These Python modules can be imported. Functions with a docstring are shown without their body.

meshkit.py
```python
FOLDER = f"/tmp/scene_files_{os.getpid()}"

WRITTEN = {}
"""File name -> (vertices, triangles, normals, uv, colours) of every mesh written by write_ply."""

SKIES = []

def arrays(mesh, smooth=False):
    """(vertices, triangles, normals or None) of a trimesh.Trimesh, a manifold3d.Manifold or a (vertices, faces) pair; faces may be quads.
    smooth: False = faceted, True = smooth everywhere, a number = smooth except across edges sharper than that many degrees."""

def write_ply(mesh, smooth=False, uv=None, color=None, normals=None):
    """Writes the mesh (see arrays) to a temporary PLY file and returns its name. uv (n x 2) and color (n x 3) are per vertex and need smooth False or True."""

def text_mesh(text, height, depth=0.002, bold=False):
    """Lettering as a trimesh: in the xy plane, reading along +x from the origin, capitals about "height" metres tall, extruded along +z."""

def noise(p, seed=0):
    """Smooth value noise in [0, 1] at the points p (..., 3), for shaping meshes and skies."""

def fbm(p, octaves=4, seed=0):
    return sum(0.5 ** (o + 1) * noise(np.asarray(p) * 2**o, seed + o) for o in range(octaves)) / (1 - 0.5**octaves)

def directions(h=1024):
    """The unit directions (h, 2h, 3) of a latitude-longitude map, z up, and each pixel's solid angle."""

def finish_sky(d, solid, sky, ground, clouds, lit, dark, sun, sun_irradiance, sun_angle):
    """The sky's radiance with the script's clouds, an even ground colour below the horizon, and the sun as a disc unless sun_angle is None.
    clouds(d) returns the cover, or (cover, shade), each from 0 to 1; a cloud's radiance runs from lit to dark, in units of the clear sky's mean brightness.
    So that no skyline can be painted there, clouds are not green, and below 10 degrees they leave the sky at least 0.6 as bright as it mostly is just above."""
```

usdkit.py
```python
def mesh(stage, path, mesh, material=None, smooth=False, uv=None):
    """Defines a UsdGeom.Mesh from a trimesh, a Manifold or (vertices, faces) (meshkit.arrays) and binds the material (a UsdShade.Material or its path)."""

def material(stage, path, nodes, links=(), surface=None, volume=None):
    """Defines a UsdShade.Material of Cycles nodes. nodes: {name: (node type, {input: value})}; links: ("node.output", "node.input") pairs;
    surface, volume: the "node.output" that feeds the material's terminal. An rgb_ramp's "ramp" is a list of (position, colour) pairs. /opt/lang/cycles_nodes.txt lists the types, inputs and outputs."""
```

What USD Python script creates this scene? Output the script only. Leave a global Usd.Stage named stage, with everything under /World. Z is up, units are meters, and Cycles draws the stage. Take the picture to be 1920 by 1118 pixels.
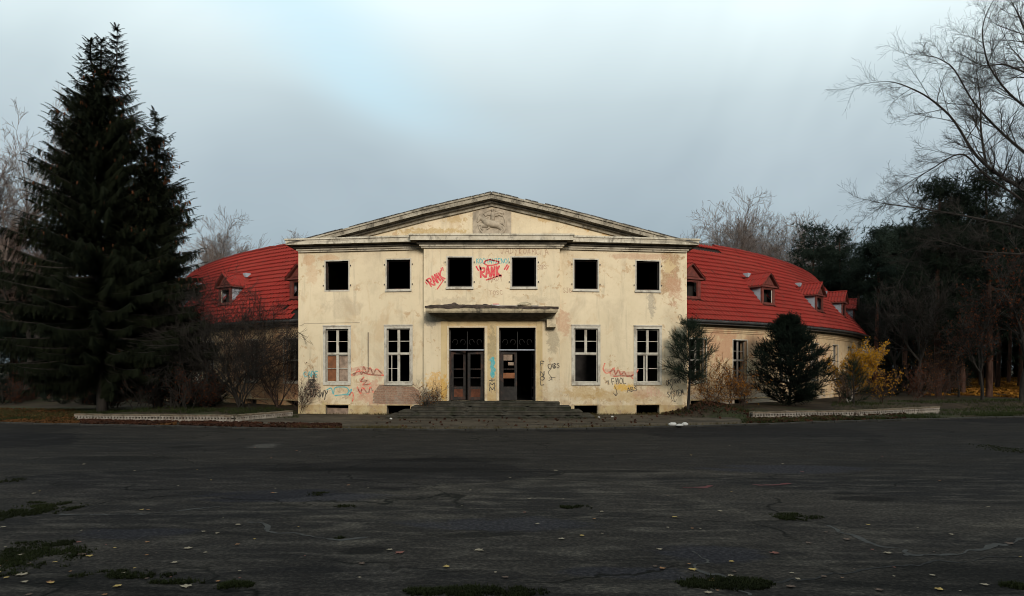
import math, random
import numpy as np, trimesh, usdkit, meshkit
from shapely.geometry import Polygon, LineString, Point, box as sbox
from shapely.ops import unary_union
from shapely import affinity
from pxr import Usd, UsdGeom, UsdLux, UsdShade, Gf, Sdf, Vt

stage = Usd.Stage.CreateInMemory()
UsdGeom.SetStageUpAxis(stage, UsdGeom.Tokens.z)
UsdGeom.SetStageMetersPerUnit(stage, 1.0)
UsdGeom.Xform.Define(stage, '/World')
UsdGeom.Scope.Define(stage, '/World/Looks')

# ------------------------------------------------------------------ material helper
class Node:
    def __init__(s, g, i): s.g, s.i = g, i
    def __getattr__(s, k): return '@' + s.i + '.' + k
class G:
    def __init__(s): s.nodes, s.links, s.c = {}, [], 0
    def n(s, kind, **inp):
        i = 'n%d' % s.c; s.c += 1; vals = {}
        for k, v in inp.items():
            if isinstance(v, str) and v.startswith('@'): s.links.append((v[1:], i + '.' + k))
            else: vals[k] = v
        s.nodes[i] = (kind, vals)
        return Node(s, i)
    def pos(s): return s.n('geometry').position
    def map(s, v, scale=(1, 1, 1), loc=(0, 0, 0), rot=(0, 0, 0)): return s.n('mapping', vector=v, scale=scale, location=loc, rotation=rot).vector
    def noise(s, v, scale=1, detail=4, rough=.55, dist=0): return s.n('noise_texture', vector=v, scale=scale, detail=detail, roughness=rough, distortion=dist).fac
    def step(s, v, a, b, lo=0, hi=1): return s.n('map_range', range_type='smoothstep', value=v, from_min=a, from_max=b, to_min=lo, to_max=hi, clamp=True).result
    def mix(s, f, a, b, t='mix'): return s.n('mix_color', blend_type=t, fac=f, a=a, b=b).result
    def math(s, t, a, b=0.0, c=0.0): return s.n('math', math_type=t, value1=a, value2=b, value3=c).value
    def blotch(s, p, c, r, ns=3.0, amp=1.1, lo=.75, hi=.95, seed=0.0):
        d = s.n('vector_math', math_type='subtract', vector1=p, vector2=c).vector
        d = s.n('vector_math', math_type='divide', vector1=d, vector2=r).vector
        l = s.n('vector_math', math_type='length', vector1=d).value
        nz = s.noise(s.map(p, loc=(seed, seed * 2, seed)), ns, 8, .68, .6)
        v = s.math('add', l, s.math('multiply', s.math('subtract', nz, .5), amp * 3.0))
        return s.math('multiply', s.step(v, lo - .12, hi, 1, 0), s.step(s.noise(p, 17, 4, .7), .25, .62, .45, 1))
    def done(s, name, surf, vol=False):
        return usdkit.material(stage, '/World/Looks/' + name, s.nodes, s.links, surface=None if vol else surf[1:], volume=surf[1:] if vol else None)

# ------------------------------------------------------------------ camera, sky, sun, exposure
F, CX, HZ, CAMZ, CAMY = 1350.0, .83, 690.0, 2.0, -30.0      # the lens in pixels of a 1920 picture
cam = UsdGeom.Camera.Define(stage, '/World/camera')
cam.CreateHorizontalApertureAttr(36.0); cam.CreateVerticalApertureAttr(36.0 * 596 / 1024)
cam.CreateFocalLengthAttr(36.0 * F / 1920)
cam.CreateVerticalApertureOffsetAttr(36.0 * (HZ - 559) / 1920)
cam.CreateClippingRangeAttr(Gf.Vec2f(.1, 2000))
cam.AddTranslateOp().Set(Gf.Vec3d(CX, CAMY, CAMZ)); cam.AddRotateXOp().Set(90.0)
cam.CreateExposureAttr(1.7)
SUN_EL, SUN_AZ = math.radians(20), math.radians(168)          # azimuth from +y towards +x
SUN = np.array([math.sin(SUN_AZ) * math.cos(SUN_EL), math.cos(SUN_AZ) * math.cos(SUN_EL), math.sin(SUN_EL)])
sun = UsdLux.DistantLight.Define(stage, '/World/sun')
sun.CreateIntensityAttr(.27); sun.CreateNormalizeAttr(True); sun.CreateAngleAttr(17.0); sun.CreateColorAttr(Gf.Vec3f(1, .92, .82))
sun.AddRotateZOp().Set(-math.degrees(SUN_AZ) + 180); sun.AddRotateXOp().Set(90 - math.degrees(SUN_EL))
g = G()
d = g.n('texture_coordinate').generated
sky = g.n('sky_texture', sky_type='single_scattering', sun_disc=False, sun_elevation=SUN_EL, sun_rotation=SUN_AZ, air_density=1.0, aerosol_density=2.0).color
sep = g.n('separate_xyz', vector=d)
el = g.step(sep.z, .02, .62)
base = g.n('rgb_ramp', fac=sep.z, ramp=[(0, (1.65, 2.15, 2.42)), (.12, (1.92, 2.42, 2.70)), (.25, (2.35, 2.87, 3.17)), (.34, (2.95, 3.58, 3.82)), (.46, (4.75, 5.6, 5.8)), (1, (4.7, 5.45, 5.6))]).color
dirn = g.map(d, (1.0, 1.0, 1.1))
big = g.noise(dirn, 1.7, 4, .5, .6)
fine = g.noise(g.map(d, (1, 1, 1.3)), 4.0, 4, .5, .3)
bright = g.math('add', g.step(big, .34, .68), g.math('multiply', g.math('subtract', fine, .5), .22))
side = g.step(g.math('absolute', g.math('add', sep.x, g.math('multiply', g.math('subtract', big, .5), .5))), .15, .62)
bright = g.math('add', bright, g.math('multiply', side, .9))
cl = g.n('mix_color', blend_type='mix', use_clamp=False, fac=g.math('multiply', bright, .5), a=(.92, .93, .945), b=(1.52, 1.46, 1.41)).result if 1 else g.mix(bright, (.92, .93, .945), (1.13, 1.10, 1.075))
cloud = g.n('mix_color', blend_type='multiply', fac=1.0, a=base, b=cl, use_clamp=False).result
# a thin gap in the cloud, where the blue shows through: a streak across the upper left of the sky
pl = g.n('vector_math', math_type='dot_product', vector1=d, vector2=(-.634, .175, -.753)).value
gap = g.step(g.math('absolute', g.math('add', pl, g.math('multiply', g.math('subtract', fine, .5), .09))), .0, .10, 1, 0)
gap = g.math('multiply', gap, g.step(sep.z, .27, .36))
cloud = g.mix(g.math('multiply', gap, .55), cloud, (3.75, 5.45, 6.3))
allsky = g.n('mix_color', blend_type='mix', fac=.96, a=sky, b=cloud).result
bg = g.n('background_shader', color=allsky, strength=.05)
skymat = g.done('sky', bg.background)
dome = UsdLux.DomeLight.Define(stage, '/World/sky')
UsdShade.MaterialBindingAPI.Apply(dome.GetPrim()).Bind(skymat)
dome.GetPrim().SetCustomDataByKey('kind', 'structure')

# ------------------------------------------------------------------ prim helpers
used = {}
def path_for(name, parent):
    p = parent or '/World'
    k = used.get((p, name), 0); used[(p, name)] = k + 1
    return p + '/' + name + ('_%03d' % k if k else '')
def data(prim, **kw):
    for k, v in kw.items():
        if v: prim.SetCustomDataByKey(k, v)
def thing(name, label, category, loc=(0, 0, 0), group=None, kind=None):
    x = UsdGeom.Xform.Define(stage, path_for(name, None))
    if any(loc): x.AddTranslateOp().Set(Gf.Vec3d(*map(float, loc)))
    data(x.GetPrim(), label=label, category=category, group=group, kind=kind)
    return str(x.GetPath())
class MB:
    def __init__(s): s.v, s.f, s.n = [], [], 0
    def add(s, v, f):
        v = np.asarray(v, float); f = np.asarray(f, int)
        if f.shape[1] == 4: f = np.vstack([f[:, [0, 1, 2]], f[:, [0, 2, 3]]])
        s.v.append(v); s.f.append(f + s.n); s.n += len(v); return s
    def tm(s, m): return s.add(m.vertices, m.faces)
    def box(s, x0, x1, y0, y1, z0, z1):
        v = [(x, y, z) for x in (x0, x1) for y in (y0, y1) for z in (z0, z1)]
        return s.add(v, [(0, 1, 3, 2), (4, 6, 7, 5), (0, 4, 5, 1), (2, 3, 7, 6), (0, 2, 6, 4), (1, 5, 7, 3)])
    def extr(s, poly, y0, y1):
        """a shapely polygon in the xz plane, from y0 to y1"""
        for q in getattr(poly, 'geoms', [poly]):
            if q.is_empty or q.geom_type != 'Polygon' or q.area < 1e-6: continue
            m = trimesh.creation.extrude_polygon(q, y1 - y0, engine='earcut')
            v = m.vertices
            s.add(np.c_[v[:, 0], y0 + v[:, 2], v[:, 1]], m.faces[:, ::-1])
        return s
    def tube(s, pts, r, n=8, cap=True):
        pts = np.asarray(pts, float); r = np.broadcast_to(r, len(pts))
        t = np.gradient(pts, axis=0); t /= np.linalg.norm(t, axis=1, keepdims=True) + 1e-12
        up = np.array([0, 0, 1.0]) if abs(t[0, 2]) < .9 else np.array([1.0, 0, 0])
        V = []
        for p, tt, rr in zip(pts, t, r):
            a = np.cross(tt, up); a /= np.linalg.norm(a) + 1e-12; b = np.cross(tt, a)
            w = np.arange(n) * 2 * np.pi / n
            V.append(p + rr * (np.cos(w)[:, None] * a + np.sin(w)[:, None] * b))
        V = np.vstack(V); k = np.arange(len(pts) - 1)[:, None] * n; j = np.arange(n); j2 = (j + 1) % n
        f = np.stack([k + j, k + j2, k + n + j2, k + n + j], -1).reshape(-1, 4)
        s.add(V, f)
        if cap:
            s.add(V[-n:], [(0, i, i + 1) for i in range(1, n - 1)]); s.add(V[:n], [(0, i + 1, i) for i in range(1, n - 1)])
        return s
    def arr(s): return np.vstack(s.v), np.vstack(s.f)
    def build(s, name, mat, parent=None, fn=None, smooth=False, **kw):
        v, f = s.arr()
        if fn is not None: v = fn(v)
        m = usdkit.mesh(stage, path_for(name, parent), (v, f), mat, smooth)
        data(m.GetPrim(), **kw)
        return str(m.GetPath())
def raw(name, v, f, mat, parent=None, smooth=False, **kw):
    m = usdkit.mesh(stage, path_for(name, parent), (v, f), mat, smooth); data(m.GetPrim(), **kw); return str(m.GetPath())
def stamp(pv, pf, pos, dirs, scale, rng, roll=None):
    """copies of a small mesh (its axis +z) at pos, along dirs"""
    pos, dirs = np.asarray(pos, float), np.asarray(dirs, float); n = len(pos)
    z = dirs / (np.linalg.norm(dirs, axis=1, keepdims=True) + 1e-9)
    r = rng.normal(size=(n, 3)) if roll is None else np.broadcast_to(roll, (n, 3))
    x = np.cross(r, z); x /= np.linalg.norm(x, axis=1, keepdims=True) + 1e-9
    y = np.cross(z, x); sc = np.asarray(scale, float)
    sc = np.broadcast_to(sc.reshape(-1, 1) if sc.ndim == 1 else sc, (n, 3))
    V = pos[:, None] + (pv[None, :, 0:1] * sc[:, None, 0:1]) * x[:, None] + (pv[None, :, 1:2] * sc[:, None, 1:2]) * y[:, None] + (pv[None, :, 2:3] * sc[:, None, 2:3]) * z[:, None]
    Fc = pf[None] + (np.arange(n) * len(pv))[:, None, None]
    return V.reshape(-1, 3), Fc.reshape(-1, pf.shape[1])

# ------------------------------------------------------------------ materials
def simple(name, col, rough=.8, var=.25, ns=6.0, bump=.3, spec=.3, dirt=None, dirt_amt=.5, island=0.0, metallic=0.0):
    g = G(); p = g.pos()
    nz = g.noise(p, ns, 5, .6)
    c = g.mix(g.step(nz, .3, .7), tuple(x * (1 - var) for x in col), tuple(x * (1 + var) for x in col))
    if dirt: c = g.mix(g.math('multiply', g.step(g.noise(g.map(p, (1, 1, .5)), ns * .35, 6, .65, .5), .48, .68), dirt_amt), c, dirt)
    if island:
        rn = g.n('geometry').random_per_island
        c = g.mix(1.0, c, g.n('rgb_ramp', fac=rn, ramp=[(0, (1 - island,) * 3), (1, (1 + island,) * 3)]).color, 'multiply')
    b = g.n('bump', height=g.noise(p, ns * 4, 4, .6), strength=bump, distance=.01).normal
    return g.done(name, g.n('principled_bsdf', base_color=c, roughness=rough, specular_ior_level=spec, normal=b, metallic=metallic).BSDF)
def plaster(name, base, spots, grime=.35):
    g = G(); p = g.pos()
    c = g.mix(g.step(g.noise(p, .55, 5, .55), .32, .7), base, tuple(b * k for b, k in zip(base, (1.1, 1.1, 1.12))))
    c = g.mix(g.step(g.noise(p, 2.3, 6, .62, .3), .5, .8, 0, .5), c, tuple(b * k for b, k in zip(base, (.8, .78, .76))))
    streak = g.noise(g.map(p, (3.2, 1, .28)), 1.3, 7, .66, .3)
    c = g.mix(g.math('multiply', g.step(streak, .53, .74), grime), c, (.17, .15, .12))
    c = g.mix(g.math('multiply', g.step(g.noise(g.map(p, (1, 1, .7), (4, 1, 2)), 1.1, 8, .7, .7), .52, .66), .45), c, tuple(b * k for b, k in zip(base, (.80, .66, .55))))
    c = g.mix(g.math('multiply', g.step(g.noise(g.map(p, (1, 1, .5), (9, 1, 5)), .8, 8, .68, .5), .5, .68), .4), c, tuple(b * k for b, k in zip(base, (.66, .66, .68))))
    c = g.mix(g.math('multiply', g.step(g.noise(p, 6, 6, .7), .62, .7), .5), c, tuple(min(.8, b * k) for b, k in zip(base, (1.18, 1.2, 1.25))))
    c = g.mix(g.math('multiply', g.step(g.noise(p, 24, 3, .6), .63, .74), .25), c, (.2, .17, .13))
    zz = g.n('separate_xyz', vector=p).z
    damp = g.step(g.math('add', zz, g.math('multiply', g.math('subtract', g.noise(p, .9, 5, .6), .5), 2.4)), .3, 1.7, 1, 0)
    c = g.mix(g.math('multiply', g.math('multiply', damp, g.step(g.noise(p, 2.2, 7, .7, .5), .40, .60)), .6), c, tuple(b * k for b, k in zip(base, (.72, .58, .46))))
    flake = g.step(g.noise(p, 3.1, 9, .72, .3), .575, .592)
    c = g.mix(g.math('multiply', g.math('multiply', flake, g.step(g.noise(p, .45, 3), .46, .56)), .75), c, tuple(b * k for b, k in zip(base, (.74, .60, .50))))
    c = g.mix(g.math('multiply', g.math('multiply', g.step(g.noise(p, 4.3, 9, .74, .3), .56, .575), damp), .8), c, (.30, .21, .14))
    for k, (cen, rad, col, ns, amp, amt) in enumerate(spots):
        m = g.blotch(p, cen, rad, ns, amp, seed=3.7 * k)
        c = g.mix(g.math('multiply', m, amt), c, col)
    h = g.math('add', g.math('add', g.noise(p, 40, 4, .6), g.math('multiply', flake, -.6)), g.math('multiply', g.noise(p, 3, 4, .6), .8))
    b = g.n('bump', height=h, strength=.35, distance=.012).normal
    return g.done(name, g.n('principled_bsdf', base_color=c, roughness=.9, specular_ior_level=.2, normal=b).BSDF)

CREAM = (.57, .475, .32)
PINK, OCH, GREYB, DUST = (.42, .24, .15), (.40, .26, .10), (.20, .18, .15), (.42, .33, .22)
M = {}
M['plaster'] = plaster('cream_plaster', CREAM, [
    ((7.55, .5, 6.0), (.55, 3, 1.2), (.30, .17, .08), 2.6, 1.0, .85), ((7.75, .5, 5.4), (.4, 3, .7), PINK, 3.5, 1.2, .7),
    ((6.3, .5, 6.72), (1.7, 3, .16), PINK, 3, .7, .6), ((7.5, .5, 6.35), (.3, 3, .4), (.55, .43, .24), 4, 1.3, .8),
    ((-7.8, .5, 6.6), (.35, 3, .3), (.45, .26, .14), 3, .9, .6), ((-6.9, .5, 6.65), (.5, 3, .2), (.45, .27, .15), 3, .9, .6), ((-7.7, .5, 5.9), (.35, 3, .5), (.5, .33, .2), 3, 1.1, .5),
    ((6.75, .5, 4.75), (.2, 3, .75), GREYB, 5, .9, .55), ((-6.3, .5, 4.5), (1.0, 3, .5), (.40, .33, .23), 2, .9, .45),
    ((2.95, .5, 3.9), (.35, 3, .75), PINK, 3, .9, .65), ((3.9, .5, .95), (1.1, 3, .32), OCH, 3, .8, .65), ((5.3, .5, .8), (1.3, 3, .3), OCH, 3, .9, .55), ((6.6, .5, .95), (.8, 3, .3), PINK, 3, .9, .5),
    ((5.55, .5, 1.18), (.55, 3, .17), (.55, .31, .03), 6, .8, .85), ((-7.7, .5, 1.2), (.35, 3, .5), (.15, .08, .07), 5, 1.0, .7),
    ((-5.2, .5, 1.0), (.75, 3, .65), (.48, .22, .15), 4, 1.0, .6), ((-4.0, .5, .9), (1.2, 3, .6), (.45, .32, .2), 3, .8, .6),
    ((-5.0, .5, .22), (1.6, 3, .25), (.42, .32, .16), 3, .9, .5), ((-7.6, .5, .2), (.7, 3, .35), (.36, .28, .10), 3, .9, .7), ((5.8, .5, .2), (2.0, 3, .3), (.45, .35, .22), 4, 1.0, .5),
    ((-2.3, .5, 1.3), (.5, 3, .6), (.55, .30, .06), 6, 1.3, .7), ((-2.55, .5, 4.0), (.35, 3, .5), GREYB, 4, .9, .7), ((2.5, .5, 3.2), (.3, 3, .9), (.30, .25, .17), 4, .9, .7), ((2.6, .5, 1.3), (.5, 3, .4), (.62, .53, .38), 3, .9, .6),
    ((-1.6, .5, 4.75), (1.2, 3, .22), (.33, .27, .19), 4, .9, .4), ((1.6, .5, 4.8), (1.0, 3, .25), (.35, .29, .2), 4, .9, .4),
    ((4.0, .5, 8.0), (.5, 3, .3), (.42, .25, .08), 3, .9, .8), ((2.2, .5, 8.25), (.6, 3, .25), (.42, .27, .10), 3, .9, .7), ((5.2, .5, 7.65), (.8, 3, .12), (.42, .24, .07), 3, .9, .7),
    ((-2.6, .5, 7.7), (1.7, 3, .16), (.40, .28, .12), 5, 1.2, .8), ((-1.6, .5, 8.2), (.5, 3, .2), (.42, .3, .14), 6, 1.2, .7),
])
M['entrance'] = plaster('yellow_entrance_plaster', (.50, .385, .205), [((0, 0, 2.9), (.25, 2, .9), (.30, .24, .14), 5, .9, .8), ((-2.0, 0, 1.2), (.2, 2, .6), (.5, .27, .04), 6, 1.2, .8), ((2.0, 0, 2.5), (.3, 2, 1.2), (.42, .31, .15), 4, 1.1, .6)], .5)
M['plinth'] = plaster('plinth_plaster', (.46, .36, .2), [], .6)
M['wing_plaster'] = plaster('wing_plaster', (.50, .37, .22), [((11.2, 5.7, 3.1), (1.5, 3, .9), (.42, .22, .13), 1.5, 1.3, .75), ((13.6, 7.3, 3.0), (1.3, 3, .8), (.44, .24, .14), 1.7, 1.3, .7), ((18.5, 12, 2.6), (2.5, 4, 1.2), (.42, .24, .15), 1.3, 1.3, .6), ((14, 8, .35), (9, 9, .45), (.42, .39, .34), 2, 1, .6), ((-12, 6, 1.6), (5, 7, 2.4), (.38, .19, .09), 1.1, 1.3, .8), ((-18, 11, .9), (5, 7, .9), (.5, .46, .4), 1.4, 1.3, .7)], .55)
g = G(); p = g.pos()
c = g.mix(g.step(g.noise(p, 1.2, 5, .6), .3, .7), (.40, .35, .26), (.54, .49, .39))
c = g.mix(g.step(g.noise(g.map(p, (1.6, 1, 1.2)), 1.7, 8, .7, .6), .47, .66, 0, .75), c, (.13, .115, .09))
c = g.mix(g.step(g.noise(g.map(p, (3, 1, .8)), 3.1, 8, .72, .4), .56, .68, 0, .75), c, (.05, .045, .038))
c = g.mix(g.step(g.noise(g.map(p, (.3, 1, 6)), 2.0, 5, .6, .2), .52, .66, 0, .5), c, (.13, .115, .09))
M['stone'] = g.done('weathered_cornice', g.n('principled_bsdf', base_color=c, roughness=.9, specular_ior_level=.2, normal=g.n('bump', height=g.noise(p, 22, 5, .65), strength=.5, distance=.02).normal).BSDF)
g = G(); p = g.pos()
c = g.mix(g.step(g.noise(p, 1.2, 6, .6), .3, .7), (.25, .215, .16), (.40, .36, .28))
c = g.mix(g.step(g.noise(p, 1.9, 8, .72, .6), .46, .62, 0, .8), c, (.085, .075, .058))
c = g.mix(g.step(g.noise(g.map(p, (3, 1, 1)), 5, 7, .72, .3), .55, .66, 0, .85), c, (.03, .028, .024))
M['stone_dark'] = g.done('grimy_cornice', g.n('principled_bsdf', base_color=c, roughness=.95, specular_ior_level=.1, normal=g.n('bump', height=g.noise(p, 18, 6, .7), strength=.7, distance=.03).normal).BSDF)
M['shade_dark'] = simple('painted_shade', (.085, .075, .058), .95, .4, 4, .5, .1, (.20, .17, .13), .5)  # mostly the shadow under projections painted into the colour, plus weather grime
M['relief'] = simple('relief_stone', (.33, .275, .205), .9, .22, 5, .4, .2, (.13, .11, .085), .5)
g = G(); p = g.pos(); rn = g.n('geometry').random_per_island
c = g.n('rgb_ramp', fac=rn, ramp=[(0, (.19, .019, .014)), (.5, (.30, .031, .020)), (.93, (.38, .048, .027)), (1, (.11, .02, .014))]).color
c = g.mix(g.step(g.noise(p, .5, 6, .65, .4), .40, .66, 0, .75), c, (.19, .026, .019))
c = g.mix(g.step(g.noise(p, 4, 7, .7), .52, .68, 0, .7), c, (.085, .03, .022))
c = g.mix(g.step(g.noise(p, 11, 6, .7), .62, .74, 0, .6), c, (.34, .17, .11))
M['tile'] = g.done('red_roof_tile', g.n('principled_bsdf', base_color=c, roughness=.8, specular_ior_level=.12, normal=g.n('bump', height=g.noise(p, 30, 3), strength=.2, distance=.01).normal).BSDF)
M['white_wood'] = simple('flaking_white_paint', (.44, .405, .335), .75, .12, 7, .4, .3, (.15, .12, .085), .75)
M['grey_wood'] = simple('grey_weathered_wood', (.24, .215, .185), .8, .2, 7, .4, .3, (.09, .07, .055), .6)
M['dark_wood'] = simple('old_dark_wood', (.022, .019, .017), .8, .3, 8, .4, .3, (.14, .06, .035), .4)
M['brown_board'] = simple('brown_board', (.20, .08, .035), .85, .3, 4, .4, .25, (.09, .05, .03), .5)
M['door_panel'] = simple('door_panel', (.10, .035, .018), .85, .35, 5, .4, .25, (.03, .02, .015), .6)
M['grey_board'] = simple('grey_board', (.26, .19, .14), .9, .3, 5, .4, .2, (.12, .08, .06), .6)
M['zinc'] = simple('grey_dormer_cheek', (.24, .26, .29), .7, .15, 3, .2, .35, (.15, .15, .15), .5)
M['red_wood'] = simple('red_brown_wood', (.11, .026, .018), .75, .3, 6, .3, .3, (.06, .025, .02), .5)
M['gutter'] = simple('dark_gutter', (.045, .045, .045), .6, .3, 5, .2, .4, (.16, .16, .16), .4)
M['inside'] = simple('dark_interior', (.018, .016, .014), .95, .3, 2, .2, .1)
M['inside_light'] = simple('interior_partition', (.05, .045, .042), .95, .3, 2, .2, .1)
M['step'] = simple('mossy_step_stone', (.040, .035, .026), .92, .35, 5, .6, .2, (.016, .018, .008), .9)
M['canopy'] = simple('canopy_concrete', (.36, .30, .20), .9, .25, 5, .5, .2, (.055, .048, .038), .95)
M['canopy_top'] = simple('canopy_top_felt', (.055, .04, .032), .95, .5, 6, .8, .15, (.03, .03, .015), .7)
M['brick'] = simple('exposed_brick', (.38, .225, .15), .9, .2, 8, .5, .2, (.40, .33, .26), .6, island=.3)
M['mortar'] = simple('pale_mortar', (.36, .30, .22), .95, .2, 9, .5, .15)
M['white_brick'] = simple('whitewashed_brick', (.33, .285, .235), .9, .2, 6, .5, .2, (.15, .10, .07), .6, island=.25)
M['coping'] = simple('coping_brick', (.17, .13, .09), .95, .3, 5, .6, .15, (.07, .06, .035), .7, island=.2)
M['metal'] = simple('rusty_metal', (.035, .03, .027), .6, .4, 12, .3, .4)
M['rubble'] = simple('white_rubble', (.42, .40, .37), .9, .15, 6, .7, .2)
M['kerb'] = simple('kerb_stone', (.05, .046, .04), .95, .25, 4, .6, .2, (.022, .02, .014), .8, island=.4)
for nm, col in dict(red=(.55, .03, .05), teal=(.06, .33, .35), black=(.02, .018, .02), brown=(.26, .13, .09), salmon=(.62, .07, .045), pink=(.5, .28, .2)).items():
    g = G(); p = g.pos()
    fade = g.step(g.noise(p, 9, 5, .65), .34, .6, .0, .5 if nm in ('brown', 'salmon', 'pink') else .2)
    M['paint_' + nm] = g.done('spray_' + nm, g.n('principled_bsdf', base_color=g.mix(fade, col, CREAM), roughness=.7, specular_ior_level=.25).BSDF)
# ground materials
g = G(); p = g.pos()
v1 = g.noise(g.map(p, (.35, .9, 1)), .42, 6, .6, .6); v2 = g.noise(g.map(p, (.5, 1.6, 1)), 2.2, 6, .65, .3); v3 = g.noise(p, 45, 4, .7)
c = g.mix(g.step(v1, .36, .66), (.0105, .0097, .0097), (.032, .028, .0245))
road = g.step(g.math('add', g.n('separate_xyz', vector=p).y, g.math('multiply', g.math('subtract', g.noise(g.map(p, (.15, .3, 1)), 1.0, 4), .5), 5.0)), -17.2, -15.6)
c = g.mix(g.math('multiply', road, .75), c, (.0115, .0104, .0098))
c = g.mix(g.math('multiply', g.step(v2, .45, .7, 0, .9), g.math('subtract', 1.0, g.math('multiply', road, .7))), c, (.052, .046, .040))
c = g.mix(g.step(g.noise(g.map(p, (1, 1.5, 1), (3, 1, 0)), 7, 6, .7, .4), .52, .72, 0, .55), c, (.009, .0085, .008))
c = g.mix(g.step(g.noise(g.map(p, (.25, 1.1, 1), (7, 3, 0)), .8, 7, .66, .8), .54, .68, 0, .9), c, (.0085, .008, .0075))
c = g.mix(g.step(v3, .56, .8, 0, .4), c, (.085, .08, .07))
ASPHALT_PATCHES = [(497, 836, 32, 5, 'patch_light'), (560, 930, 190, 13, 'patch_dark'), (210, 860, 130, 6, 'tar'), (1480, 880, 170, 9, 'patch_dark'), (820, 862, 260, 4, 'tar'), (740, 881, 270, 5, 'tar'), (1120, 884, 180, 3, 'tar'), (680, 1032, 55, 11, 'tar'), (1330, 1040, 110, 22, 'patch_dark'), (1620, 935, 70, 6, 'tar'), (1590, 925, 50, 4, 'tar'), (350, 838, 30, 4, 'tar'), (960, 985, 200, 16, 'patch_dark'), (1640, 826, 20, 3, 'tar'), (1210, 1075, 130, 14, 'patch_dark'), (250, 1000, 140, 12, 'patch_dark')]
def ground_at(px, py): return (px - 960) / F * F * CAMZ / (py - HZ) + CX, F * CAMZ / (py - HZ) + CAMY
pz = g.math('multiply', g.math('subtract', g.noise(g.map(p, (.6, 1.3, 1)), 1.1, 7, .68, .5), .5), 2.4)
for px_, py_, w_, h_, mt in ASPHALT_PATCHES:
    (xa, ya), (xb, _), (_, yb), (_, yc) = ground_at(px_, py_), ground_at(px_ + w_, py_), ground_at(px_, py_ - h_), ground_at(px_, py_ + h_)
    dv = g.n('vector_math', math_type='divide', vector1=g.n('vector_math', math_type='subtract', vector1=p, vector2=(xa, (yb + yc) / 2, 0)).vector, vector2=(xb - xa, (yb - yc) / 2, 1)).vector
    mk = g.step(g.math('add', g.n('vector_math', math_type='length', vector1=dv).value, pz), .62, 1.05, 1, 0)
    c = g.mix(g.math('multiply', mk, .8), c, dict(patch_light=(.05, .047, .043), patch_dark=(.019, .0185, .0225), tar=(.007, .0065, .006))[mt])
vor = g.n('voronoi_texture', feature='distance_to_edge', vector=g.n('vector_math', math_type='add', vector1=g.map(p, (.22, .3, 1)), vector2=g.n('vector_math', math_type='scale', vector1=g.n('noise_texture', vector=p, scale=1.1, detail=5).color, scale=.35).vector).vector, scale=1.0).distance
crack = g.step(vor, .0, .012, 1, 0)
c = g.mix(g.math('multiply', crack, g.step(g.noise(p, .35, 3), .42, .6)), c, (.006, .006, .005))
cells = g.n('voronoi_texture', feature='f1', vector=g.n('vector_math', math_type='add', vector1=g.map(p, (.16, .26, 1)), vector2=g.n('vector_math', math_type='scale', vector1=g.n('noise_texture', vector=p, scale=1.6, detail=6, roughness=.65).color, scale=.30).vector).vector, scale=1.0, dimensions='2D')
c = g.mix(1.0, c, g.n('rgb_ramp', fac=g.n('separate_color', color=cells.color).r, ramp=[(0, (.60, .60, .64)), (.5, (.92, .91, .90)), (1, (1.3, 1.27, 1.2))]).color, 'multiply')
grit = g.noise(g.map(p, (1, 1.2, 1)), 19, 6, .75)
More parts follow.
